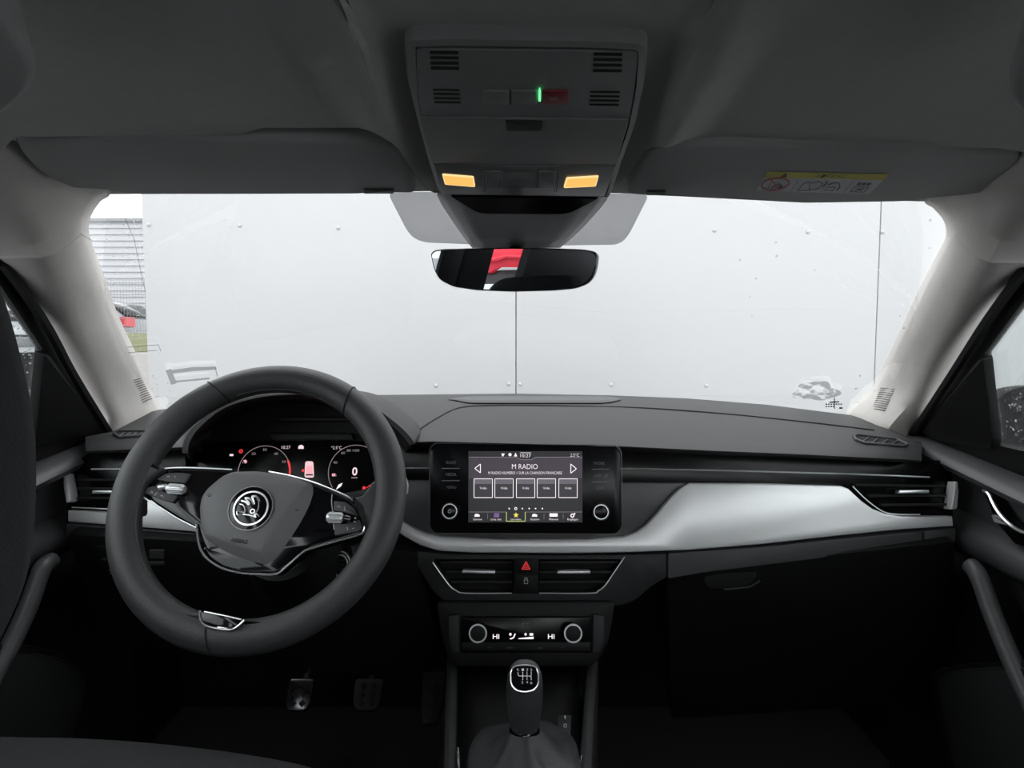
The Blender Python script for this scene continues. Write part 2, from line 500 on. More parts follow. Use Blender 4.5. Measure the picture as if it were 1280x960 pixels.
# upper corner pieces between pillar and headliner
LU = [((-2, 323, .742), (61, 322, .757), (100, 293, .856)), ((-4, 317, .735), (60, 314, .752), (97, 284, .85)), ((-25, 298, .71), (50, 290, .73), (97, 268, .845)), ((-45, 278, .68), (34, 262, .70), (103, 253, .84)), ((-65, 258, .65), (14, 232, .67), (112, 240, .83)), ((-90, 235, .61), (-8, 205, .63), (122, 224, .80)), ((-120, 205, .56), (-40, 172, .57), (30, 172, .66)), ((-140, 180, .5), (-60, 150, .50), (-10, 150, .56))]
RU = [((1289, 330, .742), (1228, 328, .757), (1196, 292, .856)), ((1291, 324, .735), (1229, 320, .752), (1198, 284, .85)), ((1312, 304, .71), (1240, 294, .73), (1197, 272, .845)), ((1330, 284, .68), (1256, 268, .70), (1191, 260, .84)), ((1350, 264, .65), (1276, 240, .67), (1181, 249, .83)), ((1375, 240, .61), (1298, 212, .63), (1172, 234, .80)), ((1405, 210, .56), (1325, 180, .57), (1262, 184, .66)), ((1430, 190, .5), (1345, 158, .50), (1295, 160, .56))]
pillar(-1, LU, 'trim_4', "roof corner above the driver's pillar")
pillar(1, RU, 'trim_5', 'roof corner above the passenger pillar')
# tweeter grilles low on the pillars
for (pil, tab, sg) in ((p1, [(166, 478, 188, 472), (190, 505, 176, 500)], -1), (p2, None, 1)):
    bm = B()
    for k in range(11):
        t = k / 10
        if sg < 0: a, b = (lerp(166, 178, t), lerp(476, 503, t)), (lerp(176, 190, t), lerp(473, 498, t))
        else: a, b = (lerp(1101, 1090, t), lerp(485, 511, t)), (lerp(1118, 1106, t), lerp(487, 513, t))
        st = LP if sg < 0 else RP
        def on(px, py):
            kk = sorted((s_[1][1], s_[1][0], s_[1][2]) for s_ in st); ii = sorted((s_[2][1], s_[2][0], s_[2][2]) for s_ in st)
            k0, kY = itp(py, [(a_[0], a_[1]) for a_ in kk]), itp(py, [(a_[0], a_[2]) for a_ in kk]); i0, iY = itp(py, [(a_[0], a_[1]) for a_ in ii]), itp(py, [(a_[0], a_[2]) for a_ in ii])
            return P(px, py, lerp(kY, iY, max(0, min(1, (px - k0) / (i0 - k0)))) - .008)
        m = ((a[0] + b[0]) / 2, (a[1] + b[1]) / 2 - .5)
        tube(bm, [on(*a), on(*m), on(*b)], .0010, 5)
    g = obj('tweeter_grille', bm, M['tweeter'], pil)

# ---- floor, bulkhead, side and rear walls
bm = B(); box(bm, -.82, .82, -1.95, 1.5, .30, .35); struct('floor', bm, M['carpet'], 'dark carpet of the footwells')
bm = B(); box(bm, -.82, .82, 1.46, 1.50, .35, 1.0); struct('wall_front', bm, M['carpet'], 'bulkhead behind the dashboard')
bm = B(); rows = []
for px in range(60, 1201, 30):
    q = G(px, itp(px, GBY) + 3); rows.append([q + Vector((0, .05, -.03)), q + Vector((0, .01, -.012)), q + Vector((0, -.008, -.012)), Vector((q.x, q.y - .01, .98))])
loft(bm, rows); struct('trim_6', bm, M['black'], 'black strip along the foot of the windscreen', solid=(.006, 0))
ya = refl_at(604, 333, 0, -.68).y; yb = refl_at(650, 333, 0, -.68).y
print('mirror window on left wall Y', ya, yb)
def ghwall(pl, sg, holes, yfront):
    bm = B()
    s = 1 if pl is WL else -1
    def lo(pts): return [(s * y, b) for y, b in pts]
    prism(bm, pl, lo([(-1.95, -.02), (yfront, -.02), (yfront, .40), (-1.95, .40)]), -.03, 0.0, 0, [lo(h) for h in holes])
    box(bm, sg * .80 - .02, sg * .80 + .02, -1.95, 1.48, .35, 1.0)
    return bm
struct('wall_left', ghwall(WL, -1, [[(ya, .03), (ya + .03, .34), (yb + .02, .34), (yb, .03)]], -.10), M['black'], "driver's side body wall behind the door", sharp=30)
struct('wall_right', ghwall(WR, 1, [[(-.20, .02), (-.20, .36), (-1.30, .36), (-1.65, .02)]], -.10), M['black'], 'passenger side body wall behind the door', sharp=30)
BK = Pl((0, -1.9, 0), (0, 1, 0))
bm = B(); prism(bm, BK, [(-.82, .35), (.82, .35), (.82, 1.46), (-.82, 1.46)], -.03, 0, 0, [[(-.66, 1.0), (.66, 1.0), (.58, 1.40), (-.58, 1.40)]])
struct('wall_back', bm, M['black'], 'tailgate wall at the rear of the cabin')
# rear seat back, dark
bm = B(); rows = []
for x in [-.66 + .06 * k for k in range(23)]:
    rows.append([Vector((x, -.85, .60)), Vector((x, -1.02, .98 + .02 * cos(x * 9))), Vector((x, -1.05, 1.02 + .02 * cos(x * 9))), Vector((x, -1.12, 1.01)), Vector((x, -1.10, .60))])
loft(bm, rows, closed=True, cap=True); tag(obj('rear_seat', bm, M['seat']), 'black cloth rear bench behind the front seats', 'car seat')

# ================================================================ OUTSIDE
asph = pbr('wet_asphalt', (.34, .34, .345), .5, bump=(40, .3), vary=.25)
bm = B(); box(bm, -60, 60, -40, 70, -.1, 0); struct('ground', bm, asph, 'wet grey asphalt yard')
white = pbr('white_truck_panel', (.535, .538, .54), .32, bump=(6, .05))
T = Pl((0, 2.9, 0), (0, -1, 0))
xl = T.uv(182, 400)[0]; x1 = T.uv(645, 400)[0]; x2 = T.uv(1096, 400)[0]
tr = thing('box_truck', 'plain white riveted box body of a truck parked across the windscreen view', 'truck', (1.0, 3.6, 0))
edges = [xl, x1, x2, x2 + (x2 - x1), x2 + 2 * (x2 - x1)]
for k in range(4):
    bm = B(); prism(bm, T, [(edges[k] + .002, .75), (edges[k + 1] - .002, .75), (edges[k + 1] - .002, 3.4), (edges[k] + .002, 3.4)], -.06, 0, .003)
    obj('side_panel', bm, white, tr)
bm = B(); box(bm, edges[0] + .05, edges[-1] - .05, 2.96, 5.3, .75, 3.4); obj('box_body', bm, white, tr)
rivm = pbr('rivet_grey', (.5, .5, .52), .4)
for px, py in ((186, 281), (300, 282), (423, 285), (560, 285), (760, 287), (893, 288), (1010, 290), (1103, 290), (1220, 292), (883, 482), (650, 480), (636, 480), (545, 482), (350, 480), (764, 481)):
    bm = B(); a, b = T.uv(px, py); m = Matrix.Translation(T.w(a, b, .001)) @ Matrix.Diagonal((.009, .006, .009, 1)); bmesh.ops.create_uvsphere(bm, u_segments=10, v_segments=6, radius=1, matrix=m)
    obj('rivet', bm, rivm, tr)
bm = B(); box(bm, edges[0] + .2, edges[-1] - .2, 3.1, 5.2, .55, .74); obj('chassis', bm, M['black'], tr)
def wheel(parent, x, y, r, w=.2, axis='x'):
    bm = B(); rows = []
    for o, rr in ((-w / 2, r * .55), (-w / 2, r * .9), (-w * .4, r), (w * .4, r), (w / 2, r * .9), (w / 2, r * .55)):
        rows.append([Vector((x + o, y + rr * cos(2 * pi * k / 24), r + rr * sin(2 * pi * k / 24))) if axis == 'x' else Vector((x + rr * cos(2 * pi * k / 24), y + o, r + rr * sin(2 * pi * k / 24))) for k in range(24)])
    loft(bm, rows, closed=True, cap=True); obj('wheel', bm, M['black'], parent)
for x in (-.6, .5, 4.0): wheel(tr, x, 3.3, .45, .3, 'y')

# warehouse with ribbed cladding
clad = pbr('ribbed_cladding', (.46, .47, .485), .5)
Z = Pl((0, 25, 0), (0, -1, 0)); ztop = Z.uv(140, 277)[1]
wh = thing('warehouse', 'long grey warehouse with horizontal ribbed cladding beyond the fence', 'building', (-14, 30, 0))
bm = B(); prof = []
n = int(ztop / .23)
for k in range(n):
    z = k * ztop / n; h = ztop / n
    prof += [(25.0, z), (25.0, z + h * .55), (25.06, z + h * .62), (25.06, z + h * .93)]
prof += [(25.0, ztop), (36, ztop), (36, 0)]
loft(bm, [[Vector((x, y, z)) for y, z in prof] for x in (-30, -8)], closed=True, cap=True); obj('cladding', bm, clad, wh, sharp=20)
bm = B(); box(bm, -30.1, -7.9, 24.9, 36.1, ztop, ztop + .12); obj('roof_edge', bm, pbr('roof_flashing', (.25, .26, .27), .5), wh)
# grass verge and kerb
grass = pbr('verge_grass', (.15, .155, .085), .9, bump=(20, 1), vary=.4)
bm = B(); box(bm, -45, -2.6, 9.6, 60, 0, .68); struct('terrace_ground', bm, asph, 'raised asphalt yard beyond the kerb')
bm = B(); rows = []
for k in range(48):
    x = -17 + k * .3
    rows.append([Vector((x, 9.75 + j * .17, .68 + .62 * sst((j + .6) / 6) * (1 if j < 7 else .6) + .05 * noise.noise((x * 2, j * .7, 0)))) for j in range(9)])
loft(bm, rows); tag(obj('grass_verge', bm, grass), 'strip of short grass along the foot of the fence', 'grass', kind='stuff')
bm = B(); box(bm, -17, -2.6, 9.35, 9.6, 0, 1.02); struct('trim_7', bm, pbr('kerb_concrete', (.42, .40, .39), .8), 'low concrete kerb wall along the grass verge')
# wire fence
fn = thing('wire_fence', 'tall welded wire mesh fence in front of the parked cars', 'fence', (-8, 11.5, .68))
wire = pbr('fence_wire', (.22, .23, .23), .6)
bm = B()
for k in range(150):
    x = -11 + k * .055; tube(bm, [(x, 11.5, .70), (x, 11.5, 2.28)], .0035, 3, cap=False)
for k in range(8):
    tube(bm, [(-11, 11.5, .75 + k * .21), (-2.8, 11.5, .75 + k * .21)], .007, 3, cap=False)
obj('mesh', bm, wire, fn)
for k in range(4):
    bm = B(); box(bm, -11 + k * 2.5, -10.94 + k * 2.5, 11.47, 11.53, .68, 2.35); obj('post', bm, wire, fn)
# parked cars
def car(x, y, z, rot, col, label, name='parked_car', L=4.2, lamps=True, group=None, hgt=1.46):
    t = thing(name, label, 'car', (x, y, z), group); t.rotation_euler = (0, 0, rot)
    paint = pbr('car_paint_' + name, col, .25, coat=.5); ORG[t] = Vector((0, 0, 0))
    k = hgt / 1.46
    prof = [(-L / 2, .45), (-L / 2 + .05, .78), (-L / 2 + .75, .93), (-.65, .98), (.0, 1.42 * k), (.9, 1.46 * k), (1.6, 1.30 * k), (L / 2 - .1, 1.0), (L / 2, .75), (L / 2 - .03, .35), (-L / 2 + .1, .25)]
    bm = B(); W = .86; rows = []
    for w in (-1, -.93, .93, 1):
        rows.append([Vector((a, w * W * (1 - .22 * sst((h - .95) / .5)), h - (.03 if abs(w) == 1 else 0))) for a, h in prof])
    loft(bm, rows, closed=True, cap=True); obj('body', bm, paint, t, sharp=50)
    for s in (-1, 1):
        bm = B(); bm.faces.new([bm.verts.new(Vector((a, s * (W * (1 - .22 * sst((h - .95) / .5)) + .012), h))) for a, h in ((-.5, .98), (.05, 1.36 * k), (.9, 1.39 * k), (1.45, 1.25 * k), (1.6, 1.0))])
        obj('side_window', bm, M['gloss'], t, solid=(.01, 0))
    bm = B(); bm.faces.new([bm.verts.new(v) for v in ((L / 2 - .07, -.6, 1.03), (L / 2 - .07, .6, 1.03), (1.66, .55, 1.29 * k), (1.66, -.55, 1.29 * k))]); obj('rear_window', bm, M['gloss'], t, solid=(.01, 0))
    bm = B(); bm.faces.new([bm.verts.new(v) for v in ((-.68, -.62, 1.0), (-.68, .62, 1.0), (-.02, .55, 1.38 * k), (-.02, -.55, 1.38 * k))]); obj('windscreen', bm, M['gloss'], t, solid=(.01, 0))
    for s in (-1, 1):
        bm = B(); box(bm, L / 2 - .08, L / 2 + .02, s * .68 - .14, s * .68 + .21, .80, 1.0); obj('tail_lamp', bm, pbr('tail_lamp_red', (.5, .02, .03), .3), t)
    for a in (-L * .32, L * .31):
        for s in (-1, 1): 
            bm = B(); rows = []
            for o, rr in ((-.1, .2), (-.1, .3), (.1, .3), (.1, .2)):
                rows.append([Vector((a + rr * cos(2 * pi * q / 20), s * .80 + o, .31 + rr * sin(2 * pi * q / 20))) for q in range(20)])
            loft(bm, rows, closed=True, cap=True); obj('wheel', bm, M['black'], t)
    return t
car(-10.05, 14.0, .68, 0, (.13, .14, .155), 'dark grey parked car side-on close behind the fence')
car(-13.2, 18.4, .68, 0, (.32, .33, .35), 'silver parked car behind the dark grey one by the fence')
car(-11.0, 21.5, .68, 0, (.55, .02, .04), 'red parked car in front of the warehouse wall')
# white van seen through the driver's window
vn = thing('white_van', "white van with dark windows seen through the driver's door window", 'van', (-4.4, 2.9, 0))
V = Pl((-3.5, 0, 0), (1, 0, 0)); wv = pbr('van_white', (.90, .92, .93), .3)
def vz(py): return V.hit(25, py).z - V.o.z
def vrow(y0, z0, y1, z1): return [(y0, z0), (y1, z0), (y1, z1), (y0, z1)]
bm = B(); prism(bm, V, [(.8, vz(441)), (5.15, vz(441)), (5.15, 1.75), (4.7, 2.25), (.8, 2.25)], -1.8, 0, .02); obj('body', bm, wv, vn)
bm = B(); prism(bm, V, vrow(1.0, vz(402), 4.9, vz(389)), 0, .01, .003); obj('window_band', bm, M['gloss'], vn)
bm = B(); prism(bm, V, vrow(.82, vz(434), 5.12, vz(423)), 0, .02, .003); obj('rub_strip', bm, pbr('van_grey', (.22, .23, .24), .5), vn)
bm = B(); prism(bm, V, vrow(.82, vz(421), 5.12, vz(418.5)), 0, .015, .003); obj('coachline', bm, M['grey'], vn)
bm = B(); txt(bm, V, 'TRANSPORT', 16, 407, 4, .012, 22); obj('lettering', bm, pbr('van_letters', (.40, .46, .52), .5), vn)
bm = B(); box(bm, -5.2, -3.65, 1.0, 5.0, .25, vz(441)); obj('underbody', bm, M['black'], vn)
for y in (1.6, 4.3): wheel(vn, -3.75, y, .34, .22, 'x')
# red van behind, seen only in the interior mirror
q0 = refl_at(596, 318, 1, -3.2); q1 = refl_at(664, 318, 1, -3.2); qz = refl_at(620, 343, 1, -3.2).z
rv = thing('red_van', "red van outside behind the driver's door, reflected in the interior mirror", 'van', (q0.x, -3.6, 0))
RD = Pl((0, -3.2, 0), (0, 1, 0))
redp = pbr('red_van_paint', (.75, .035, .06), .35)
lo_, hi_ = min(q0.x, q1.x) - .5, max(q0.x, q1.x) + .5
def rpt(px, py): q = refl_at(px, py, 1, -3.2); return RD.r.dot(q - RD.o), RD.u.dot(q - RD.o)
bm = B(); prism(bm, RD, [rpt(585, 300), rpt(670, 300), rpt(670, 335), rpt(623, 336), rpt(612, 342), rpt(585, 342)], -1.8, 0, .03); obj('body', bm, redp, rv)
bm = B(); prism(bm, RD, [rpt(612, 322), rpt(624, 321), rpt(634, 318), rpt(668, 319), rpt(668, 323), rpt(636, 322), rpt(626, 326), rpt(612, 327)], 0, .05, .01); obj('swage', bm, redp, rv)
zb = rpt(620, 357)[1]
bm = B(); prism(bm, RD, [rpt(585, 342), rpt(612, 342), rpt(623, 336), rpt(670, 335), rpt(670, 356), rpt(585, 356)], -1.7, -.06, .02); obj('underbody', bm, pbr('van_under', (.06, .055, .055), .6), rv)
bm = B(); prism(bm, RD, [rpt(622, 338), rpt(628, 334), rpt(668, 334), rpt(668, 337), rpt(630, 337.5)], -.05, .02, .005); obj('bumper_strip', bm, pbr('van_bumper', (.5, .48, .45), .5), rv)
wheel(rv, q0.x, -3.35, .34, .22, 'y'); wheel(rv, q0.x - 2.4, -3.35, .34, .22, 'y')
# ================================================================ DASHBOARD
FW = Pl(P(656, 640, 1.0), (0, -cos(radians(12)), sin(radians(12))))
db = thing('dashboard', 'charcoal soft-skinned dashboard spanning the cabin under the windscreen', 'dashboard', (0.02, 1.2, .45))
BKY = [(60, 560), (110, 548), (140, 541), (190, 513), (300, 501), (440, 494), (640, 492), (760, 494), (860, 498), (960, 506), (1065, 519), (1110, 536), (1140, 549), (1200, 578)]
BKD = [(60, 1.06), (140, 1.13), (190, 1.25), (300, 1.36), (440, 1.42), (640, 1.43), (860, 1.40), (960, 1.33), (1065, 1.22), (1110, 1.15), (1140, 1.10), (1200, 1.02)]
FRY = [(60, 570), (110, 563), (160, 561), (232, 558), (240, 545), (500, 545), (509, 552), (540, 551), (776, 557), (900, 563), (1000, 567), (1140, 574), (1200, 580)]
FRD = [(60, 1.0), (160, .985), (232, .98), (240, 1.12), (500, 1.12), (509, .967), (640, .965), (1100, .975), (1200, 1.0)]
def pad(px, t, lift=0):
    a = P(px, itp(px, FRY), itp(px, FRD)); b = P(px + (640 - px) * 0, itp(px, BKY), itp(px, BKD))
    p = a.lerp(b, t); p.z += .012 * sin(pi * t) + lift; return p
bm = B(); rows = []
for px in [107 + 5.5 * k for k in range(191)]:
    a = pad(px, 0); r = []
    r.append(a + Vector((0, .09, -.030))); r.append(a + Vector((0, .05, -.014))); r.append(a + Vector((0, .010, -.006))); r.append(a + Vector((0, .002, -.0035)))
    r.append(a + Vector((0, .000, -.001)))
    r += [pad(px, t) for t in (.02, .1, .2, .32, .45, .6, .72, .84, .93, 1.0)]
    rows.append(r)
loft(bm, rows); obj('top_pad', bm, M['soft'], db, sharp=60)
def onpad(px, py, lift=.0015):
    lo, hi = 0, 1
    for _ in range(30):
        m = (lo + hi) / 2; q = pad(px, m) - CAM; fw = q.y * cp - q.z * sp; up = q.y * sp + q.z * cp
        if 480 - F * up / fw > py: lo = m
        else: hi = m
    p = pad(px, lo); p.z += lift; return p
bm = B()
pth = [(509, 551), (520, 541), (532, 532), (548, 522), (565, 513), (580, 509), (600, 507.5), (640, 507), (700, 507.5), (800, 510), (900, 517), (1000, 527), (1060, 534), (1092, 538)]
tube(bm, spl([onpad(*p, .0002) for p in pth], 5), .0016, 5); obj('pad_seam', bm, M['seam'], db)
bm = B(); rows = []
for px in range(560, 785, 12):
    f = sst((px - 560) / 30) * sst((784 - px) / 30)
    rows.append([onpad(px, lerp(500, 505, f)), onpad(px, lerp(500, 501, f)), onpad(px, lerp(500, 496.5, f))])
loft(bm, rows); obj('defroster_slot', bm, M['softdark'], db, solid=(.001, 1))
# defroster grilles at the dash ends
for pts in ([(142, 543), (150, 540), (186, 540), (180, 545), (150, 548)], [(1067, 546), (1072, 545), (1120, 550), (1134, 557), (1128, 559), (1080, 555), (1070, 551)]):
    bm = B(); ps = [onpad(*p, .0025) for p in pts]; tube(bm, ps, .0020, 6, closed=True); g = obj('side_defroster', bm, M['greyshine'], db)
    bm = B(); bm.faces.new([bm.verts.new(p + Vector((0, 0, -.0012))) for p in ps]); obj('opening', bm, M['seam'], g)
    bm = B(); xs = [p[0] for p in pts]; ys = [p[1] for p in pts]
    for k in range(1, 5):
        x = lerp(min(xs) + 2, max(xs) - 4, k / 5); y = lerp(itp(min(xs), [(pts[0][0], pts[0][1])]), max(ys) - 2, .5) if pts[0][0] < 600 else lerp(549, 556, (x - 1067) / 67)
        tube(bm, [onpad(x - 3, y + 2.6, .002), onpad(x + 4, y - 2.2, .002)], .0011, 5)
    obj('louvre', bm, M['greyshine'], g)

# black band under the pad with its bright pinstripe
bm = B()
pan(bm, FW, [(86, 586), (108, 567), (232, 560), (232, 664), (82, 668)], -.06, -.012, .002)
pan(bm, FW, [(488, 548), (776, 558), (1190, 576), (1192, 650), (1060, 650), (1040, 612), (776, 606), (488, 602)], -.06, -.012, .002)
obj('fascia_band', bm, M['displaygloss'], db)
for pts in ([(114, 586.5), (170, 586.5)], [(490, 585), (540, 585)], [(774, 585.5), (900, 588), (1050, 592), (1162, 596.5)]):
    bm = B(); ptube(bm, FW, pts, 1.1, -.010, 4, smooth=False); obj('pinstripe', bm, M['satin'], db)
# grey surround behind the screen
bm = B(); pan(bm, FW, [(492, 600), (870, 603), (858, 618), (838, 640), (815, 668), (790, 686), (700, 690), (560, 688), (520, 680), (492, 655)], -.04, -.006, .003)
obj('screen_surround', bm, M['greyshine'], db)
# silver trim
bm = B()
trim = [(496, 646), (506, 653), (518, 660), (532, 666), (550, 670), (620, 673.5), (740, 673.5), (780, 671), (796, 665), (808, 656), (822, 641), (838, 622), (850, 610), (862, 603.5),
        (960, 604), (1052, 607), (1062, 611), (1078, 626), (1092, 636), (1108, 642), (1130, 645), (1192, 645.5), (1193, 658), (1130, 662), (1050, 670), (950, 681), (860, 688), (780, 691), (700, 692), (590, 691), (548, 689), (525, 682), (505, 671), (494, 664)]
pan(bm, FW, trim, -.03, .006, .0045)
obj('silver_trim', bm, M['silver'], db, label='brushed silver trim blade sweeping from the screen to the passenger door')
bm = B(); pan(bm, FW, [(84, 638), (150, 641), (166, 634), (200, 620), (250, 610), (262, 620), (262, 668), (240, 664.5), (160, 658), (84, 652)], -.03, .006, .003)
obj('silver_trim', bm, M['silver'], db, label="silver trim strip under the driver's outer vent")
# strips and panels below the silver
LW = Pl(P(656, 705, .985), (0, -cos(radians(18)), -sin(radians(18))))
FW2 = Pl(P(656, 690, .992), (0, -cos(radians(6)), sin(radians(6))))
bm = B(); pan(bm, FW2, [(835, 692), (950, 684), (1050, 673.5), (1154, 664), (1154, 682), (1050, 695), (960, 706), (880, 716), (835, 724)], -.03, .003, .002, r=.004)
pan(bm, FW2, [(1155.5, 664), (1195, 660), (1195, 677), (1155.5, 682)], -.03, .003, .002)
obj('lower_trim', bm, M['softdark'], db)
bm = B(); pan(bm, FW2, [(82, 654), (160, 660), (262, 668), (262, 674), (228, 679.5), (190, 680), (150, 677), (82, 671)], -.03, .003, .002, r=.003); obj('lower_trim', bm, M['softdark'], db)
bm = B(); pan(bm, LW, [(82, 668), (240, 676), (520, 690), (545, 780), (560, 830), (500, 850), (130, 800)], -.10, -.004, .004, r=.01); obj('knee_panel', bm, M['black'], db)
for pts in (rect(186, 688, 205, 699), rect(181, 703, 205, 707)):
    bm = B(); pan(bm, LW, pts, -.006, -.001, .001, r=.002); obj('stowage_flap', bm, M['softdark'], db)
bm = B(); pan(bm, LW, [(832, 715), (880, 714), (1050, 692), (1195, 676), (1190, 800), (1160, 880), (840, 900)], -.10, -.006, .004, r=.01)
gb = obj('glovebox_lid', bm, M['black'], db)
bm = B(); pan(bm, LW, [(878, 723), (900, 719), (948, 716), (940, 729), (930, 735), (885, 737)], -.008, -.003, .002, r=.008); obj('handle_recess', bm, M['seam'], gb)
bm = B(); ptube(bm, LW, [(905, 737), (925, 735), (938, 733), (950, 726)], 1.6, 0.0); obj('handle', bm, M['grey'], gb)

# centre stack below the silver blade
bm = B()
hole = [(541, 699), (778, 699), (757, 731), (748, 739), (738, 742), (582, 742), (574, 740), (565, 733)]
pan(bm, FW2, [(512, 688), (560, 692.5), (700, 694), (790, 693), (834, 692), (834, 722), (812, 735), (796, 750), (780, 757), (760, 759), (575, 759), (556, 754), (540, 738), (524, 712)], -.05, .001, .003, holes=[hole], hr=.004, r=.006)
obj('vent_surround', bm, M['grey'], db)
CL = Pl(P(656, 795, .955), (0, -cos(radians(12)), sin(radians(12))))
bm = B(); pan(bm, CL, [(545, 752), (770, 752), (762, 800), (752, 822), (740, 834), (570, 834), (560, 822), (552, 800)], -.12, -.006, .004, r=.01,
              holes=[[(577, 771), (738, 771), (739, 816), (576, 816)]], hr=.003)
obj('centre_stack', bm, M['black'], db)
for pts in ([(560, 770), (574, 768), (574, 817), (566, 816), (561, 800)], [(741, 768), (756, 770), (756, 800), (750, 816), (741, 817)]):
    bm = B(); pan(bm, CL, pts, -.006, .003, .002, r=.003); obj('stack_cheek', bm, M['grey'], db)

# ================================================================ AIR VENTS
def vent(label, loc, back, slats, frame, tab, pl=FW, group='dashboard air vents', c=0.0, extra=None):
    t = thing('air_vent', label, 'air vent', loc, group)
    bm = B(); pan(bm, pl, back, c - .040, c - .022, 0); obj('duct', bm, M['seam'], t)
    for (a, b, w) in slats:
        bm = B(); q = pl.off(c - .004); A, D = q.hit(*a), q.hit(*b)
        s = q.scale(*a)[0] * w
        rows = []
        for p in (A, D): rows.append([p + pl.u * s * .5, p + pl.n * .001, p - pl.u * s * .5, p - pl.n * .016 - pl.u * s * .3, p - pl.n * .016 + pl.u * s * .5])
        loft(bm, rows, closed=True, cap=True); obj('slat', bm, M['grey'], t)
    if frame:
        bm = B(); ptube(bm, pl, frame, .8, c + .003, 4); obj('frame', bm, M['satin'], t)
    (a, b, w) = tab
    bm = B(); pan(bm, pl, [(a[0], a[1] - w / 2), (b[0], b[1] - w / 2), (b[0], b[1] + w / 2), (a[0] - 1, a[1] + w / 2)], c - .004, c + .006, .0015, r=.002); obj('slider_tab', bm, M['satin'], t)
    if extra: extra(t)
    return t
def endL(t):
    bm = B(); pan(bm, FW, [(79, 592), (83, 592), (85, 604), (88, 622), (87, 627), (82, 629), (79, 610)], -.01, .008, .002, r=.002); obj('end_cap', bm, M['silver'], t, label='silver end cap')
def endR(t):
    bm = B(); pan(bm, FW, [(1194, 602), (1198, 602), (1199, 615), (1197, 636), (1189, 637), (1190, 628)], -.01, .008, .002, r=.002); obj('end_cap', bm, M['silver'], t, label='silver end cap')
vent("outer air vent at the driver's door, partly behind the steering wheel", P(120, 640, 1.0), [(86, 584), (165, 586), (165, 640), (86, 637)],
     [((94, 600), (160, 600), 3), ((96, 611), (158, 611), 3), ((96, 622.5), (158, 623), 3)], [(90, 634), (130, 636), (165, 637)], ((115, 615), (160, 615.5), 4), extra=endL)
vent('outer air vent at the passenger door', P(1130, 648, 1.0), [(1060, 597), (1190, 600), (1190, 645), (1125, 644), (1095, 637), (1075, 622)],
     [((1070, 606.5), (1183, 607.5), 3), ((1086, 620), (1183, 619.5), 3), ((1102, 631.5), (1183, 630.5), 3)],
     [(1066, 608), (1080, 622), (1095, 634), (1108, 641), (1125, 643), (1150, 643)], ((1124, 615), (1162, 614.5), 4.5), extra=endR)
vent('centre air vent beside the hazard switch, nearest the steering wheel', P(590, 742, 1.0), [(541, 697), (641, 697), (641, 742), (580, 742), (565, 735)],
     [((550, 703), (640, 703), 3), ((557, 715), (640, 715.5), 3), ((564, 727.5), (640, 728), 3)], [(541, 703), (550, 716), (562, 732), (570, 738), (582, 741.5), (640, 741.5)], ((578, 714.5), (619, 715.5), 4), pl=FW2, c=.0)
vent('centre air vent beside the hazard switch, nearest the passenger', P(720, 742, 1.0), [(674, 697), (780, 697), (757, 735), (740, 742), (674, 742)],
     [((675, 703), (772, 703), 3), ((675, 715.5), (765, 715.5), 3), ((675, 728), (757, 727.5), 3)], [(674, 741.5), (738, 741.5), (748, 738.5), (757, 731), (770, 712), (781, 696)], ((697, 715.5), (738, 715.5), 4), pl=FW2)
hz = thing('hazard_switch_block', 'black switch block with red warning triangle between the centre air vents', 'switch', P(657, 742, .99))
bm = B(); pan(bm, FW2, rect(642, 697, 673, 741), -.03, .000, .001); obj('housing', bm, M['black'], hz)
bm = B(); pan(bm, FW2, rect(643, 698, 672, 717), -.002, .003, .001, r=.001); k1 = obj('hazard_button', bm, M['black'], hz)
bm = B(); poly(bm, FW2, [(657.5, 702), (652.5, 711.5), (662.5, 711.5), (657.5, 702)], .9, .0034); poly(bm, FW2, [(657.5, 705.5), (655.2, 709.8), (659.8, 709.8), (657.5, 705.5)], .6, .0034); obj('triangle', bm, M['e_red'], k1)
bm = B(); pan(bm, FW2, rect(643, 718.5, 672, 740), -.002, .003, .001, r=.001); k2 = obj('lock_button', bm, M['black'], hz)
bm = B(); poly(bm, FW2, [(655.3, 725), (659.7, 725), (659.7, 729.5), (655.3, 729.5), (655.3, 725)], .7, .0034); poly(bm, FW2, [(656, 725), (656, 722.3), (659, 722.3), (659, 725)], .7, .0034); obj('padlock', bm, M['tile'], k2)

# ================================================================ INFOTAINMENT
IP = Pl(P(656, 612, .955), (0, -cos(radians(9)), sin(radians(9))))
inf = thing('infotainment_unit', 'black glossy touchscreen radio unit standing on the centre of the dashboard', 'touchscreen', P(656, 668, .97))
out = [(544, 554.5), (768, 557), (776, 566), (777.5, 660), (771, 668), (543, 667), (537, 660), (537.5, 562)]
bm = B(); pan(bm, IP, out, -.045, 0, .003, r=.008); obj('bezel', bm, M['displaygloss'], inf)
bm = B(); q = IP.off(-.001); tube(bm, [IP.w(*p, -.0012) for p in rounded([q.uv(*p) for p in [(543.5, 554), (768.5, 556.5), (776.8, 565), (778.2, 660)]], .006)[4:]], .0007, 5)
tube(bm, [IP.w(*p, -.0012) for p in [q.uv(*p) for p in [(537, 655), (537, 563), (539, 558), (544, 554), (600, 554.6), (768, 556.6), (774, 559.5), (777, 566)]]], .0007, 5)
obj('edge_line', bm, M['greyshine'], inf)
scr = rect(585.5, 564, 728, 653)
bm = B(); flat(bm, IP, scr, .0004); sc_ = obj('screen', bm, em('screen_backlight', (.045, .036, .066), .10), inf)
bm = B(); flat(bm, IP, [(586, 571.5), (645, 571.5), (651, 574.5), (664, 574.5), (670, 571.5), (728, 571.5), (728, 598), (586, 598)], .0006); obj('station_banner', bm, em('screen_banner', (.30, .21, .33), .12), sc_)
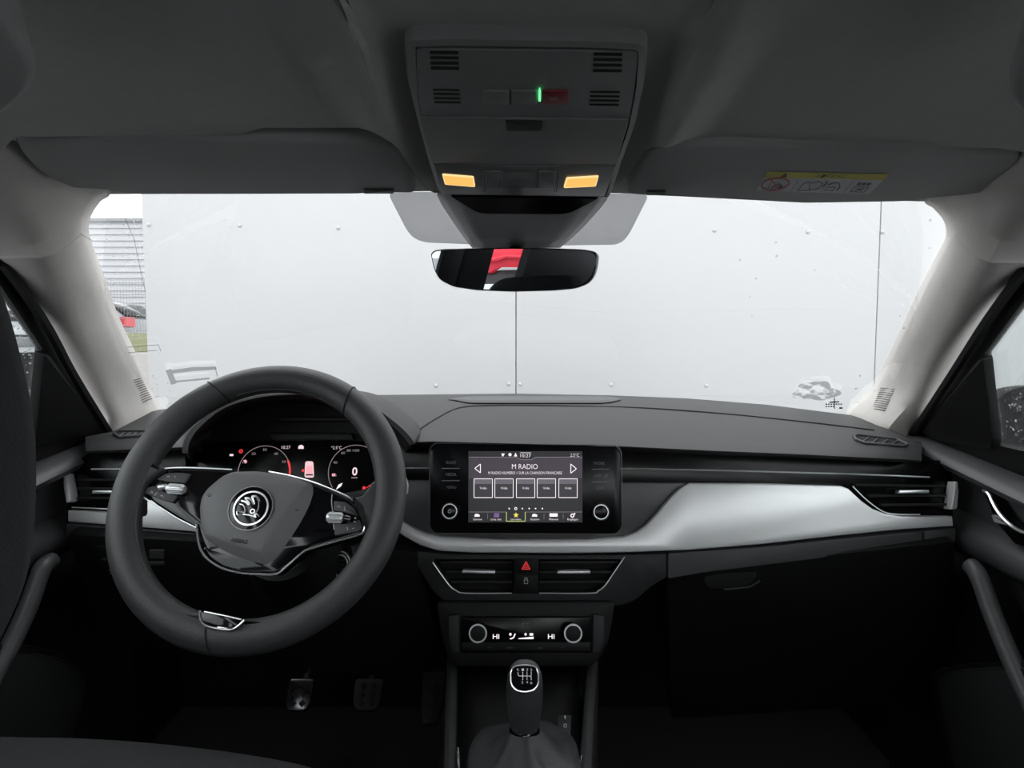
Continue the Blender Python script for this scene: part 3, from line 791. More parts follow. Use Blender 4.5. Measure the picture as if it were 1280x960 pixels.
bm = B(); poly(bm, IP, [(586, 571.5), (645, 571.5), (651, 574.5), (664, 574.5), (670, 571.5), (728, 571.5)], .7, .0009)
poly(bm, IP, [(586, 640), (633, 640)], .6, .0009); poly(bm, IP, [(657, 640), (728, 640)], .6, .0009)
for x in (609.5, 680, 704): poly(bm, IP, [(x, 642), (x, 649)], .5, .0009)
obj('divider_line', bm, M['e_dim'], sc_)
for k in range(5):
    x = [592.5, 618.5, 645.5, 671.5, 698.5][k]
    bm = B(); flat(bm, IP, rect(x, 599, x + 22, 622), .0009); tl = obj('preset_tile', bm, em('preset_fill', (.10, .09, .12), .2), sc_)
    bm = B(); flat(bm, IP, rect(x, 599, x + 22, 605), .0011); obj('tile_band', bm, em('preset_band', (.32, .28, .34), .35), sc_)
    bm = B(); poly(bm, IP, [(x, 598.5), (x + 23, 598.5), (x + 23, 622), (x, 622), (x, 598.5)], .75, .0013); txt(bm, IP, 'Vide', x + 11.5, 610, 3.0, .0013, 8.5); obj('tile_legend', bm, M['e_white'], sc_)
bm = B()
txt(bm, IP, 'M RADIO', 656, 583, 6.6, .001, 32); txt(bm, IP, 'M RADIO NUMERO 1 SUR LA CHANSON FRANCAISE', 656.5, 591, 3.6, .001, 92)
txt(bm, IP, '10:27', 657, 569.5, 4.2, .001, 13); txt(bm, IP, '2.5°C', 718.5, 568.8, 4, .001, 11)
for x, s in ((597, 'Gamme'), (620.5, 'Liste stat.'), (645, 'Liste mémo.'), (668.5, 'Station'), (692, 'Manuel'), (716, 'Réglages')): txt(bm, IP, s, x, 649, 2.6, .001, 11 if len(s) < 8 else 13.5)
for a in ([(593.5, 585.5), (600.5, 580), (600.5, 591)], [(720.5, 586), (713.5, 580), (713.5, 591.5)]): poly(bm, IP, a + a[:1], .9, .001)
poly(bm, IP, [(650, 566), (664, 566)], .5, .001)
obj('lettering', bm, M['e_white'], sc_)
bm = B()
for x in (636.5, 653, 661.5, 669.5, 678): disc(bm, IP, x, 635.7, .9, .0004, .001, 0, 10)
ring(bm, IP, 644.7, 635.7, 1.0, 1.8, .0004, .001, n=16)
pan(bm, IP, [(626.5, 567), (631, 567), (629, 570.5), (628, 570.5)], .0004, .001, 0); disc(bm, IP, 637.5, 568.3, 2, .0004, .001, 0, 12); pan(bm, IP, [(642.5, 570.5), (644.5, 566), (646.5, 570.5)], .0004, .001, 0)
for x in (596, 668): pan(bm, IP, [(x - 3, 645.8), (x - 2.5, 643), (x, 642.2), (x + 3.5, 643.5), (x + 3.5, 645.8)], .0004, .001, 0)
pan(bm, IP, rect(687, 641.8, 697, 645.8), .0004, .001, 0); ring(bm, IP, 715.5, 644.5, 1.3, 2.5, .0004, .001, n=14); disc(bm, IP, 718.3, 642.2, 1, .0004, .001, 0, 8)
obj('icon', bm, M['e_white'], sc_)
bm = B()
for k in range(3): flat(bm, IP, rect(617.5, 641.6 + k * 1.8, 624, 642.8 + k * 1.8), .001)
obj('icon', bm, M['e_purple'], sc_)
bm = B(); st = []
for k in range(10): r = 3.6 if k % 2 == 0 else 1.5; st.append((645 + r * sin(pi * k / 5), 644 - r * cos(pi * k / 5)))
flat(bm, IP, st, .001); obj('icon', bm, M['e_yellow'], sc_)
bm = B(); poly(bm, IP, [(633, 640), (633, 651.5), (656.5, 651.5), (656.5, 640)], .9, .0012); obj('tab_highlight', bm, M['e_lime'], sc_)
bm = B()
for s, x, y, w in (('RADIO', 564, 578, 12), ('MEDIA', 564, 593, 13), ('MENU', 564, 609, 12), ('PHONE', 749, 579, 13), ('APP/', 748, 594.5, 11), ('CAR', 750, 610, 9)): txt(bm, IP, s, x, y, 4, .0005, w)
poly(bm, IP, [(756, 596), (756, 593), (759, 593), (759, 596), (756, 596)], .5, .0005)
obj('key_legend', bm, M['dimmark'], inf)
bm = B()
for x0, x1, y in ((552, 574.5, 585.5), (552, 574.5, 600.8), (739.5, 762, 586.5), (739.5, 762, 602.3)): line(bm, IP, (x0, y), (x1, y), .8, .0005)
obj('key_divider', bm, M['dimmark'], inf)
for x, y in ((562, 639), (751.5, 640)):
    bm = B(); disc(bm, IP, x, y, 9.6, 0, .010, .0015, 32); kn = obj('knob', bm, M['displaygloss'], inf)
    bm = B(); ring(bm, IP, x, y, 8.2, 9.4, .009, .0108); obj('knob_ring', bm, M['satin'], kn)
    bm = B(); ring(bm, IP, x, y, 9.8, 11, 0, .002); obj('collar', bm, M['grey'], kn)
    if x < 600:
        bm = B(); ring(bm, IP, x, y + .3, 1.6, 2.3, .01, .0105, n=16); line(bm, IP, (x, y - 3), (x, y), .8, .0106); obj('power_mark', bm, M['tile'], kn)

# ================================================================ INSTRUMENT CLUSTER
ic = thing('instrument_cluster', 'hooded digital instrument cluster behind the steering wheel', 'instrument cluster', P(372, 640, 1.05))
ARC = [(229, 566), (230, 556), (234, 546), (244, 533), (266, 514.5), (290, 503), (325, 494.5), (360, 491.5), (400, 492.5), (440, 499), (468, 511), (490, 526), (508, 542), (518, 555)]
arc = spl([Vector((x, y, 0)) for x, y in ARC], 4)
bm = B(); rows = []
for p in arc:
    L = P(p.x, p.y, .925)
    cxx = 375; inx = p.x + (cxx - p.x) * .035; iny = p.y + 7
    t = (p.x - 229) / 289
    rear = Vector((L.x * 1.12, 1.24, min(L.z - .035, 1.09))); mid = L.lerp(rear, .35) + Vector((0, 0, .016)); m0 = L.lerp(rear, .1) + Vector((0, 0, .006))
    rows.append([rear, mid, m0, L, P(inx, p.y + 1.5, .9235), P(inx, p.y + 3, .928)])
loft(bm, rows); obj('hood', bm, M['soft'], ic, solid=(.003, 0), sharp=60)
bm = B(); rows = []
for p in arc:
    inx = p.x + (375 - p.x) * .035; iny = p.y + 7
    rows.append([P(inx, p.y + 3, .928), P(inx, p.y + 4, .934), P(inx + (375 - p.x) * .05, iny + 5, 1.06)])
loft(bm, rows); obj('hood_lining', bm, M['black'], ic, solid=(.003, 0))
IC = Pl(P(380, 585, 1.04), (0, -cos(radians(14)), sin(radians(14))))
bm = B(); pan(bm, IC, [(234, 680), (234, 560), (246, 535), (290, 508), (360, 499), (440, 506), (490, 530), (512, 560), (512, 680)], -.02, -.006, .0); obj('backplate', bm, M['black'], ic)
bm = B()
pan(bm, IC, [(343, 521), (432, 521), (438, 524), (436, 526), (350, 526.5)], -.006, .010, .002); pan(bm, IC, [(334, 541), (438, 541), (442, 548), (440, 550), (342, 550.5)], -.006, .012, .003)
obj('hood_ridge', bm, M['grey'], ic)
bm = B(); pan(bm, IC, [(238, 670), (240, 580), (248, 562), (262, 553), (340, 550), (485, 552), (498, 562), (508, 590), (508, 670)], -.006, 0, .002, r=.008); dsp = obj('display', bm, M['displaygloss'], ic)
bm = B(); ptube(bm, IC, [(231, 588), (236, 572), (243, 562), (253, 554)], .7, .004); ptube(bm, IC, [(484, 553), (497, 565), (504, 582), (508, 605)], .7, .004); ptube(bm, IC, [(490, 553), (503, 566), (510, 585), (513, 605)], .6, .004); obj('lens_rim', bm, M['grey'], ic)
bm = B()
ring(bm, IC, 330, 590, 32.2, 33, .0002, .001, 5, 200); drm = em('dial_ring_light', (.55, .42, .46), .35); obj('dial_ring', bm, drm, dsp)
bm = B(); ring(bm, IC, 444, 590, 33.2, 34, .0002, .001, 30, 215); obj('dial_ring', bm, drm, dsp)
bm = B(); ring(bm, IC, 330, 590, 31.2, 33.4, .0003, .0012, -20, 25); poly(bm, IC, [(359.5, 575), (362.5, 589), (362, 598)], 1.2, .0013); obj('red_zone', bm, M['e_red'], dsp)
bm = B()
for s, x, y in (('10', 306, 578), ('20', 317, 567), ('30', 331, 562), ('40', 345, 567), ('50', 355, 577)): txt(bm, IC, s, x, y, 3.2, .001, 5)
for s, x, y in (('20', 418, 594), ('40', 419, 578), ('60', 429, 566), ('80', 436, 563), ('100', 445, 563)): txt(bm, IC, s, x, y, 3.2, .001, 5 if len(s) < 3 else 8)
obj('dial_numeral', bm, em('dial_numeral_light', (.75, .62, .66), .4), dsp)
bm = B()
txt(bm, IC, '0', 443.5, 589, 10, .001, 6.5, lw=.02); txt(bm, IC, 'km/h', 443, 597, 2, .001, 7); txt(bm, IC, '10:27', 357.5, 559, 4.2, .001, 11); txt(bm, IC, '*2.5°C', 420.5, 559.5, 4, .001, 13)
pan(bm, IC, [(372.5, 561), (373.5, 557), (377, 556), (379.5, 558), (379.5, 561)], .0003, .001, 0)
pan(bm, IC, rect(287, 567.5, 291.5, 570), .0003, .001, 0)
obj('readout', bm, em('readout_light', (1, .80, .84), .85), dsp)
bm = B(); pan(bm, IC, [(420, 612), (423, 606), (428, 603.5), (426, 608)], .0003, .001, 0); obj('needle', bm, M['e_white'], dsp)
cx, cy = 386.5, 587
bm = B(); pan(bm, IC, [(cx - 5, cy - 10.5), (cx + 5, cy - 10.5), (cx + 6, cy + 10), (cx - 6, cy + 10)], .0003, .001, 0, r=.004); obj('car_symbol', bm, em('car_symbol_light', (1, .68, .72), .8), dsp)
bm = B(); pan(bm, IC, [(cx - 4, cy - 4.5), (cx + 4, cy - 4.5), (cx + 4, cy + 5), (cx - 4, cy + 5)], .001, .0016, 0, r=.002); obj('car_roof', bm, M['e_pink'], dsp)
bm = B(); pan(bm, IC, [(cx - 4, cy + 5.6), (cx + 4, cy + 5.6), (cx + 5, cy + 7.4), (cx - 5, cy + 7.4)], .001, .0016, 0); obj('car_glass', bm, M['black'], dsp)
bm = B(); pan(bm, IC, [(cx - 6.5, cy - 1), (cx - 6.5, cy + 3), (cx - 10, cy + 2), (cx - 9, cy)], .0003, .001, 0)
ring(bm, IC, 301, 564, 1.6, 2.6, .0003, .001, n=14); line(bm, IC, (299, 566), (303, 562), .8, .001); disc(bm, IC, 455, 610, 2.2, .0003, .001, 0, 12); poly(bm, IC, [(458, 610), (463, 606), (465, 608)], 1, .001)
obj('warning_light', bm, M['e_red'], dsp)
bm = B(); pan(bm, IC, [(304, 575.5), (307, 574.5), (309, 577), (306, 579)], .0003, .001, 0); pan(bm, IC, rect(415, 592, 419, 595), .0003, .001, 0); obj('fuel_pump_symbol', bm, M['e_pink'], dsp)

# ================================================================ CLIMATE PANEL
cl = thing('climate_panel', 'black climate control panel with two chrome ringed knobs under the centre vents', 'control panel', P(657, 816, .95))
bm = B(); pan(bm, CL, rect(577, 771, 738.5, 816), -.02, -.001, .0015, r=.003); obj('panel', bm, M['displaygloss'], cl)
bm = B(); pan(bm, CL, [(577.5, 803), (738, 803), (738, 814), (577.5, 814)], -.004, .001, .001); obj('key_row', bm, M['black'], cl)
for x, y in ((597.3, 792), (716.5, 792)):
    bm = B(); disc(bm, CL, x, y, 10.6, -.001, .014, .002, 32); kn = obj('knob', bm, M['black'], cl)
    bm = B(); ring(bm, CL, x, y, 9.6, 11.4, .012, .0155); obj('knob_ring', bm, M['satin'], kn)
bm = B()
for x in (620, 689): txt(bm, CL, 'HI', x, 795.5, 6, 0, 8, lw=.01)
disc(bm, CL, 638, 793, 1.6, -.001, 0, 0, 10); poly(bm, CL, [(644, 792), (642, 797), (639, 798.5), (637.5, 798)], 1.6, 0)
flat(bm, CL, [(648, 797.8), (667, 795.8), (667, 798.8), (648, 798.8)], 0); disc(bm, CL, 657, 793, 1.5, -.001, 0, 0, 8); flat(bm, CL, rect(662, 791.5, 666.5, 794.5), 0)
obj('display_symbol', bm, M['e_white'], cl)
bm = B(); poly(bm, CL, [(652.5, 780.5), (656, 777.5), (659, 780), (662, 778)], .9, 0); txt(bm, CL, 'Air Care', 657.5, 783.5, 2.4, 0, 10)
for x, s, w in ((612, '*', 4), (638, 'A/MENU', 11), (675, 'OFF', 6), (704, '*', 5)): txt(bm, CL, s, x, 810, 2.6, .0015, w)
obj('legend', bm, M['dimmark'], cl)
# ================================================================ STEERING WHEEL
W = Pl(P(324, 622, .80), (0, -cos(radians(29)), sin(radians(29))))
sw = thing('steering_wheel', 'black leather two-spoke steering wheel with a chrome ringed emblem, turned slightly', 'steering wheel', W.w(0, -.19))
RM, RT, RA = .1665, .0190, .0175
bm = B(); rows = []
N = 120
for k in range(N):
    t = 2 * pi * k / N
    low = max(0, -sin(t + .25)) ** 6
    side = max(0, abs(cos(t))) ** 4
    rt = RT + .0022 * low + .0014 * side; row = []
    for j in range(20):
        a = 2 * pi * j / 20; ca, sa = cos(a), sin(a)
        r = RM + (rt * ca) - .001 * low
        row.append(W.w(r * cos(t), r * sin(t), RA * sa * (1 if sa > 0 else 1.15)))
    rows.append(row)
rows.append(rows[0]); loft(bm, rows, closed=True); bmesh.ops.remove_doubles(bm, verts=bm.verts[:], dist=1e-6)
pan(bm, W, [(206, 758), (226, 766), (246, 764), (306, 776), (322, 782), (350, 776), (372, 778), (350, 806), (290, 812), (220, 788), (196, 768)], -.012, .0135, .006, r=.010)
pan(bm, W, [(168, 560), (184, 577), (206, 584.5), (186, 598), (172, 612), (172, 640), (156, 640), (156, 570)], -.016, .008, .005, r=.006)
pan(bm, W, [(436, 621), (452, 620), (466, 600), (480, 600), (482, 690), (470, 700), (456, 664), (457, 650), (450, 634)], -.016, .008, .004, r=.005)
rim = obj('rim', bm, M['leather'], sw, sharp=70)
def rimseam(px0, px1):
    q = W; a = q.uv(*px0); b = q.uv(*px1); t = math.atan2((a[1] + b[1]) / 2, (a[0] + b[0]) / 2)
    return [W.w((RM + RT * 1.03 * cos(k)) * cos(t + .05 * (cos(k))), (RM + RT * 1.03 * cos(k)) * sin(t + .05 * cos(k)), RA * 1.03 * sin(k)) for k in [radians(-60 + 15 * i) for i in range(21)]]
for p0, p1 in (((276, 470), (266, 490)), ((440, 488), (443, 510)), ((265, 790), (262, 810))):
    bm = B(); tube(bm, rimseam(p0, p1), .0009, 5); obj('leather_seam', bm, M['seam'], rim)
bm = B()
for k in range(200):
    t = radians(160 + k * .45)
    r = RM - RT * .97
    a, b = t, t + radians(.28)
    tube(bm, [W.w(r * cos(a), r * sin(a), .006), W.w(r * cos(b), r * sin(b), .0085)], .0005, 4)
for k in range(110):
    t = radians(55 + k * .5); r = RM - RT * .97; b = t + radians(.3)
    tube(bm, [W.w(r * cos(t), r * sin(t), .005), W.w(r * cos(b), r * sin(b), .0075)], .0005, 4)
obj('stitching', bm, M['stitch'], rim)
# spokes: gloss black bodies
bm = B()
pan(bm, W, [(173, 613), (180, 601), (196, 590), (208, 585), (240, 584.5), (288, 586.5), (300, 600), (300, 680), (258, 690), (246, 662), (204, 637)], -.020, -.002, .004, r=.004)
spk = obj('spoke', bm, M['gloss'], sw)
bm = B()
pan(bm, W, [(380, 600), (392, 603), (412, 611), (437, 622.5), (448, 634), (455, 652), (455, 661), (449, 668), (387, 686), (357, 709), (346, 717), (299, 715.5), (278, 710), (262, 700), (252, 686), (300, 640)], -.022, -.003, .004, r=.004)
spr = obj('spoke', bm, M['gloss'], sw)
bm = B()
chrome_path = [(246, 655), (246.5, 668), (250, 684), (256, 695), (265, 703), (280, 711), (299, 715.8), (322, 717.5), (345, 717.5), (357, 709.5), (378, 691), (388, 686), (418, 677), (448, 669), (455, 663), (456, 652), (449, 634.5), (438, 623), (412, 611), (388, 602), (360, 594.5), (336, 590)]
ptube(bm, W, chrome_path, 1.4, .000, 4); obj('chrome_outline', bm, M['chrome'], sw)
bm = B(); ptube(bm, W, [(246, 660), (222, 648), (203, 636), (180, 622), (173, 616), (172.5, 611), (178, 603), (194, 590.5), (208, 585.5), (240, 584.8), (290, 587)], 1.0, .000, 4); obj('chrome_outline', bm, M['satin'], sw)
# airbag cover
hubo = [(276, 594), (289, 588.5), (318, 587.5), (345, 590.5), (370, 595.5), (388, 602.5), (396, 612), (399, 626), (398, 639), (391, 658), (378, 678), (362, 699), (352, 708), (335, 711), (310, 708), (285, 699), (268, 685), (254, 672), (249, 655), (247.5, 634), (250, 620), (258, 609)]
bm = B(); q = W.off(.002)
h2 = [(v.x, v.y) for v in [Vector((*a, 0)).lerp(Vector((*b, 0)), t) for a, b in [(c_[i - 1], c_[i]) for c_ in [rounded([q.uv(*p) for p in hubo], .005, 3)] for i in range(len(c_))] for t in (0, .5)]]; ctr = Vector((sum(p[0] for p in h2) / len(h2), sum(p[1] for p in h2) / len(h2)))
if area2(h2) < 0: h2 = h2[::-1]
rr = [(1, -.016), (1, -.004), (.985, -.0005), (.95, .002), (.86, .0045), (.70, .0075), (.5, .0092), (.3, .0100)]
def fold(p):                                                  # the lower facets of the cover fall away behind two creases
    d = 0
    for a, b in (((387, 602), (328, 692)), ((330, 692), (252, 668))):
        A, D = Vector(q.uv(*a)), Vector(q.uv(*b)); e = (D - A).normalized(); d = max(d, (p - A).dot(Vector((-e.y, e.x))))
    return -.55 * max(0, d) if d > 0 else 0
hk = [(1, -.016)] + [(k, itp(k, sorted((a, b) for a, b in rr[1:]))) for k in (1, .985, .965, .93, .90, .86, .82, .78, .74, .70, .65, .6, .5, .4, .3)]
loft(bm, [[W.w(*(ctr + (Vector(p) - ctr) * k), c + fold(ctr + (Vector(p) - ctr) * k)) for p in h2] for k, c in hk], closed=True, cap=True)
hub = obj('airbag_cover', bm, M['hub'], sw, sharp=40)
def hubc(px, py):
    p = Vector(q.uv(px, py)) - ctr; best = 9
    for i in range(len(h2)):
        a = Vector(h2[i - 1]) - ctr; e = Vector(h2[i]) - Vector(h2[i - 1]); dd = p.x * e.y - p.y * e.x
        if abs(dd) < 1e-12: continue
        s_ = (a.x * e.y - a.y * e.x) / dd; t_ = (a.x * p.y - a.y * p.x) / dd
        if s_ > 0 and -.001 <= t_ <= 1.001: best = min(best, s_)
    return itp(1 / best, sorted((k, c) for k, c in rr[1:])) + .0006
bm = B(); txt(bm, W, 'AIRBAG', 299, 676, 5.2, hubc(299, 674), 22, ang=radians(-7), lw=.01); obj('lettering', bm, M['black'], hub)
bm = B()
poly(bm, W, [(259.5, 619), (261.5, 621), (264, 619.5)], .9, hubc(264, 619)); line(bm, W, (259.5, 617.8), (265, 617.8), .7, hubc(264, 619))
poly(bm, W, [(369, 636), (371, 638.5), (374, 637)], .9, hubc(370, 637))
obj('horn_mark', bm, M['black'], hub)
# emblem: a winged arrow in a ring
E_ = W.off(.0100)
ex, ey = 313.5, 636
bm = B(); disc(bm, E_, ex - .5, ey - 1, 28.5, -.004, .0012, .001, 40); emb = obj('emblem', bm, M['gloss'], sw, label='round black emblem with a chrome winged arrow')
bm = B(); ring(bm, E_, ex - .5, ey - 1, 27, 28.4, 0, .002); obj('rim_ring', bm, M['darkchrome'], emb)
bm = B(); rows = []
ring(bm, E_, ex - .2, ey - 1, 20.0, 22.0, 0, .0032); obj('chrome_ring', bm, M['chrome'], emb)
def k_(x, y): return (260 + x / 9.6 + 0.5, 590 + y / 9.6)
bm = B()
for pth, w in (([(350, 515), (345, 478), (385, 470), (430, 492), (405, 512), (355, 516)], .75), ([(375, 385), (410, 395), (436, 432), (440, 470), (430, 492)], .8), ([(398, 347), (440, 358), (470, 382), (482, 396)], 1.25), ([(482, 396), (490, 385), (470, 345), (440, 318)], .9),
               ([(440, 316), (485, 316), (520, 345), (545, 385)], 1.25), ([(545, 385), (550, 360), (535, 320), (522, 296)], .9), ([(524, 294), (570, 292), (598, 325), (606, 355)], 1.25), ([(604, 360), (602, 420), (585, 465), (560, 497), (550, 513)], .75), ([(552, 514), (580, 505), (610, 535)], .9), ([(552, 514), (570, 545)], .8), ([(410, 514), (470, 514), (540, 532), (570, 545)], .7)):
    ptube(bm, E_, [k_(*p) for p in pth], w * 1.25, .0022, 4, seg=6)
ring(bm, E_, *k_(528, 470), 2.0, 3.1, .001, .003, n=18)
obj('winged_arrow', bm, M['chrome'], emb)
# left button cluster
def pod(pts_list, c=.002, m='softdark', par=None):
    for p in pts_list:
        b = B(); pan(b, W, p, -.006, c, .001, r=.002); obj('button', b, M[m], par)
pod([[(195, 599), (206, 592), (222, 590.5), (238, 592), (231, 603.5), (214, 602.5)], [(180, 616), (184, 609), (193, 607), (197, 611), (213, 617.5), (222, 619), (216, 628), (203, 625)]], par=spk)
pod([[(417, 626), (431, 627), (443, 635), (449, 645), (430, 640), (417, 638)], [(418, 654), (430, 655), (450, 649), (453, 660), (447, 664.5), (418, 669)]], par=spr)
def roller(pl_pts, rad, par, nm='roller', mat='satin', ribs=0):
    b = B(); q = W.off(.0035); A, D = q.hit(*pl_pts[0]), q.hit(*pl_pts[1]); r = q.scale(*pl_pts[0])[0] * rad
    n = 9; pts = [A.lerp(D, k / (n - 1)) for k in range(n)]
    tube(b, pts, [r * (.72 if k in (0, n - 1) else 1.0) for k in range(n)], 18); o = obj(nm, b, M[mat], par)
    if ribs:
        b = B()
        for k in range(18):
            t = 2 * pi * k / 18; ax = (D - A).normalized(); n1 = ax.cross(W.n).normalized(); n2 = W.n
            off = (n1 * cos(t) + n2 * sin(t)) * r * 1.0
            tube(b, [A.lerp(D, .12) + off, A.lerp(D, .88) + off], r * .07, 4)
        obj('knurl', b, M['satin'], o)
    return o
roller([(209, 610.5), (231, 612)], 6.2, spk, ribs=1); roller([(198, 609.5), (209, 608)], 3.6, spk, 'roller_end', 'satin')
roller([(409, 646.5), (429, 647.5)], 6.6, spr, ribs=1); roller([(430, 647.5), (439, 649.5)], 4.4, spr, 'roller_end', 'darkchrome')
bm = B(); line(bm, W, (193, 619.5), (196.5, 615.5), .9, .0025); poly(bm, W, [(208, 596.5), (211, 595), (212, 597.5)], .7, .0025); line(bm, W, (218.5, 594.5), (219, 597), .8, .0025); poly(bm, W, [(188, 616), (190, 614), (191, 617)], .6, .0025); poly(bm, W, [(200, 620), (203, 619), (204, 622)], .6, .0025)
obj('button_mark', bm, M['tile'], spk)
bm = B(); line(bm, W, (430.5, 633), (431, 638.5), .9, .0025); poly(bm, W, [(421, 633.5), (424, 632.5), (425, 634.5)], .7, .0025); line(bm, W, (433.5, 658.5), (435, 663), .9, .0025); poly(bm, W, [(440, 661), (443, 660)], .8, .0025); disc(bm, W, 444, 647.5, 1.1, .001, .0025, 0, 8); disc(bm, W, 443.5, 652, 1.1, .001, .0025, 0, 8)
obj('button_mark', bm, M['tile'], spr)
bm = B(); ptube(bm, W, [(415, 618), (414.5, 628), (416, 640), (417.5, 662)], .7, .000, 4); obj('chrome_inlay', bm, M['satin'], spr)
# badge in the lower rim
bm = B(); pan(bm, W, [(249, 763.5), (304, 775.5), (297, 783.5), (287, 786.5), (262, 783.5), (252, 779)], .010, .0186, .001, r=.003); bdg = obj('rim_badge', bm, M['gloss'], sw)
bm = B(); ptube(bm, W, [(250, 763), (250, 772), (253.5, 779.5), (262, 783.8), (276, 786.5), (289, 787), (297, 783), (305.5, 775.3)], 1.3, .0188, 4); ptube(bm, W, [(255.5, 764.5), (280, 769.5), (302, 774.5)], 1.1, .0190, 4); pan(bm, W, [(271, 783), (285, 784.5), (284.5, 786.5), (271.5, 785.5)], .016, .0202, .0005); obj('badge_trim', bm, M['chrome'], bdg)
# hub body behind the cover
bm = B(); rows = []
for c, k in ((-.012, 1.0), (-.03, .8), (-.055, .6), (-.10, .52)):
    rows.append([W.w(*(ctr + (Vector(p) - ctr) * k), c) for p in h2])
loft(bm, rows, closed=True, cap=True); obj('hub_body', bm, M['black'], sw)
# column and stalks
co = thing('steering_column', 'black steering column shroud behind the steering wheel', 'steering column', W.w(0, -.03, -.25))
bm = B(); rows = []
for c, a, b, y in ((-.104, .060, .060, -.028), (-.13, .068, .072, -.03), (-.20, .075, .085, -.035), (-.34, .08, .09, -.04)):
    rows.append([W.w(a * (1.0 if abs(cos(t)) < .7 else .92) * cos(t) - .0, y + b * sin(t), c) for t in [2 * pi * k / 28 for k in range(28)]])
loft(bm, rows, closed=True, cap=True); obj('shroud', bm, M['black'], co)
ST = Pl(W.w(0, 0, -.10), W.n)
bm = B(); a = ST.hit(340, 640); b = ST.hit(499, 611); tube(bm, [a, a.lerp(b, .5), b], [.007, .008, .010], 12, flat=(W.n, .6)); st_ = obj('wiper_stalk', bm, M['grey'], co)
bm = B(); e0 = ST.hit(497, 611); e1 = ST.hit(507, 609.5); tube(bm, [e0, e0.lerp(e1, .2), e0.lerp(e1, .7), e1], [.012, .0185, .0185, .014], 20, flat=(W.n, .7)); obj('stalk_end', bm, M['grey'], st_)
bm = B(); tube(bm, [ST.hit(503, 595), ST.hit(507.5, 598), ST.hit(509.5, 606), ST.hit(509, 615), ST.hit(504, 624)], .0012, 6); obj('stalk_ring', bm, M['satin'], st_)
SBP = Pl(P(425, 708, .93), (-.35, -1, .1))
sb = thing('start_button', 'round black engine start button on the column side under the right spoke', 'start button', P(425, 722, .93))
bm = B(); pan(bm, SBP, [(404, 682), (440, 682), (446, 735), (404, 735)], -.06, -.004, .004, r=.006); obj('mounting', bm, M['black'], sb)
bm = B(); disc(bm, SBP, 425.5, 708, 12, -.004, .004, .0015, 32, asp=1.25); kb = obj('button', bm, M['black'], sb)
bm = B(); ring(bm, SBP, 425.5, 708, 8.3, 9.4, .003, .006, asp=1.35); obj('button_ring', bm, M['satin'], kb)
bm = B(); ring(bm, SBP, 425.5, 708, 11.6, 12.4, .001, .0035, -80, 90, asp=1.3); obj('bright_edge', bm, M['satin'], kb)
bm = B(); txt(bm, SBP, 'START', 425.5, 705.5, 3, .0045, 10); txt(bm, SBP, 'STOP', 425.5, 711, 3, .0045, 9); txt(bm, SBP, 'ENGINE', 425.5, 700, 2.2, .0045, 9); obj('lettering', bm, M['dimmark'], kb)
ls = thing('light_switch', 'small black headlamp switch panel with grey symbols low beside the steering wheel', 'switch', LW.hit(135, 725))
bm = B(); pan(bm, LW, rect(112, 684, 158, 728), -.01, .002, .002, r=.004); obj('panel', bm, M['black'], ls)
bm = B(); disc(bm, LW, 128, 706, 8, .001, .010, .002); obj('rotary_knob', bm, M['black'], ls)
bm = B(); ring(bm, LW, 138.5, 713, 1.3, 2, .002, .0026, n=12)
for k in range(8): line(bm, LW, (138.5 + 2.6 * cos(k * pi / 4), 713 + 2.6 * sin(k * pi / 4)), (138.5 + 3.4 * cos(k * pi / 4), 713 + 3.4 * sin(k * pi / 4)), .5, .0026)
line(bm, LW, (137, 693), (137, 696), 1.2, .0026); line(bm, LW, (136, 717), (141, 717), .5, .0026); obj('symbol', bm, M['tile'], ls)

# ================================================================ SUN VISORS
VS = Pl(P(300, 210, .68), (0, -.10, -1), up=(0, -1, 0))
vl = thing('sun_visor', "plain grey sun visor folded up above the driver's side of the windscreen", 'sun visor', VS.hit(270, 210), 'sun visors')
bm = B(); pan(bm, VS, [(20, 178), (30, 175.5), (120, 175), (300, 176), (400, 178), (484, 179), (500, 186), (510, 205), (521, 243), (484, 242), (448, 244), (300, 244.5), (169, 244.5), (139, 239), (90, 236.5), (66, 226), (44, 212), (24, 190)], -.016, .004, .006, r=.010); obj('visor_body', bm, M['visor'], vl, sharp=60)
bm = B(); pan(bm, VS, rect(455, 237.5, 492, 242.5), .002, .006, .001, r=.001); vc = obj('hinge_clip', bm, M['grey'], vl)
VS2 = Pl(P(1000, 215, .68), (0, -.10, -1), up=(0, -1, 0))
vr = thing('sun_visor', 'grey sun visor with a yellow and white airbag warning label on the passenger side', 'sun visor', VS2.hit(1030, 215), 'sun visors')
bm = B(); pan(bm, VS2, [(833, 182), (900, 182), (963, 184), (1004, 186), (1130, 188), (1240, 190), (1268, 192), (1277, 200), (1264, 219), (1239, 240), (1200, 246), (1166, 248.5), (1126, 253.5), (1004, 255.5), (847, 247.5), (820, 246.5), (783, 244), (790, 222), (800, 197), (812, 184)], -.016, .004, .006, r=.010); obj('visor_body', bm, M['visor'], vr, sharp=60)
bm = B(); pan(bm, VS2, rect(808, 239.5, 832, 244.5), .002, .006, .001, r=.001); obj('hinge_clip', bm, M['grey'], vr)
lab = [(959.5, 214.5), (1111.5, 217.5), (1086, 243), (944, 238.5)]
def lb(u, v):
    x0, y0 = lerp(lab[0][0], lab[1][0], u), lerp(lab[0][1], lab[1][1], u); x1, y1 = lerp(lab[3][0], lab[2][0], u), lerp(lab[3][1], lab[2][1], u)
    return lerp(x0, x1, v), lerp(y0, y1, v)
def lbp(bm, us, c): flat(bm, VS2, [lb(*u) for u in us], c)
def lpoly(bm, us, w, c): poly(bm, VS2, [lb(*u) for u in us], w, c)
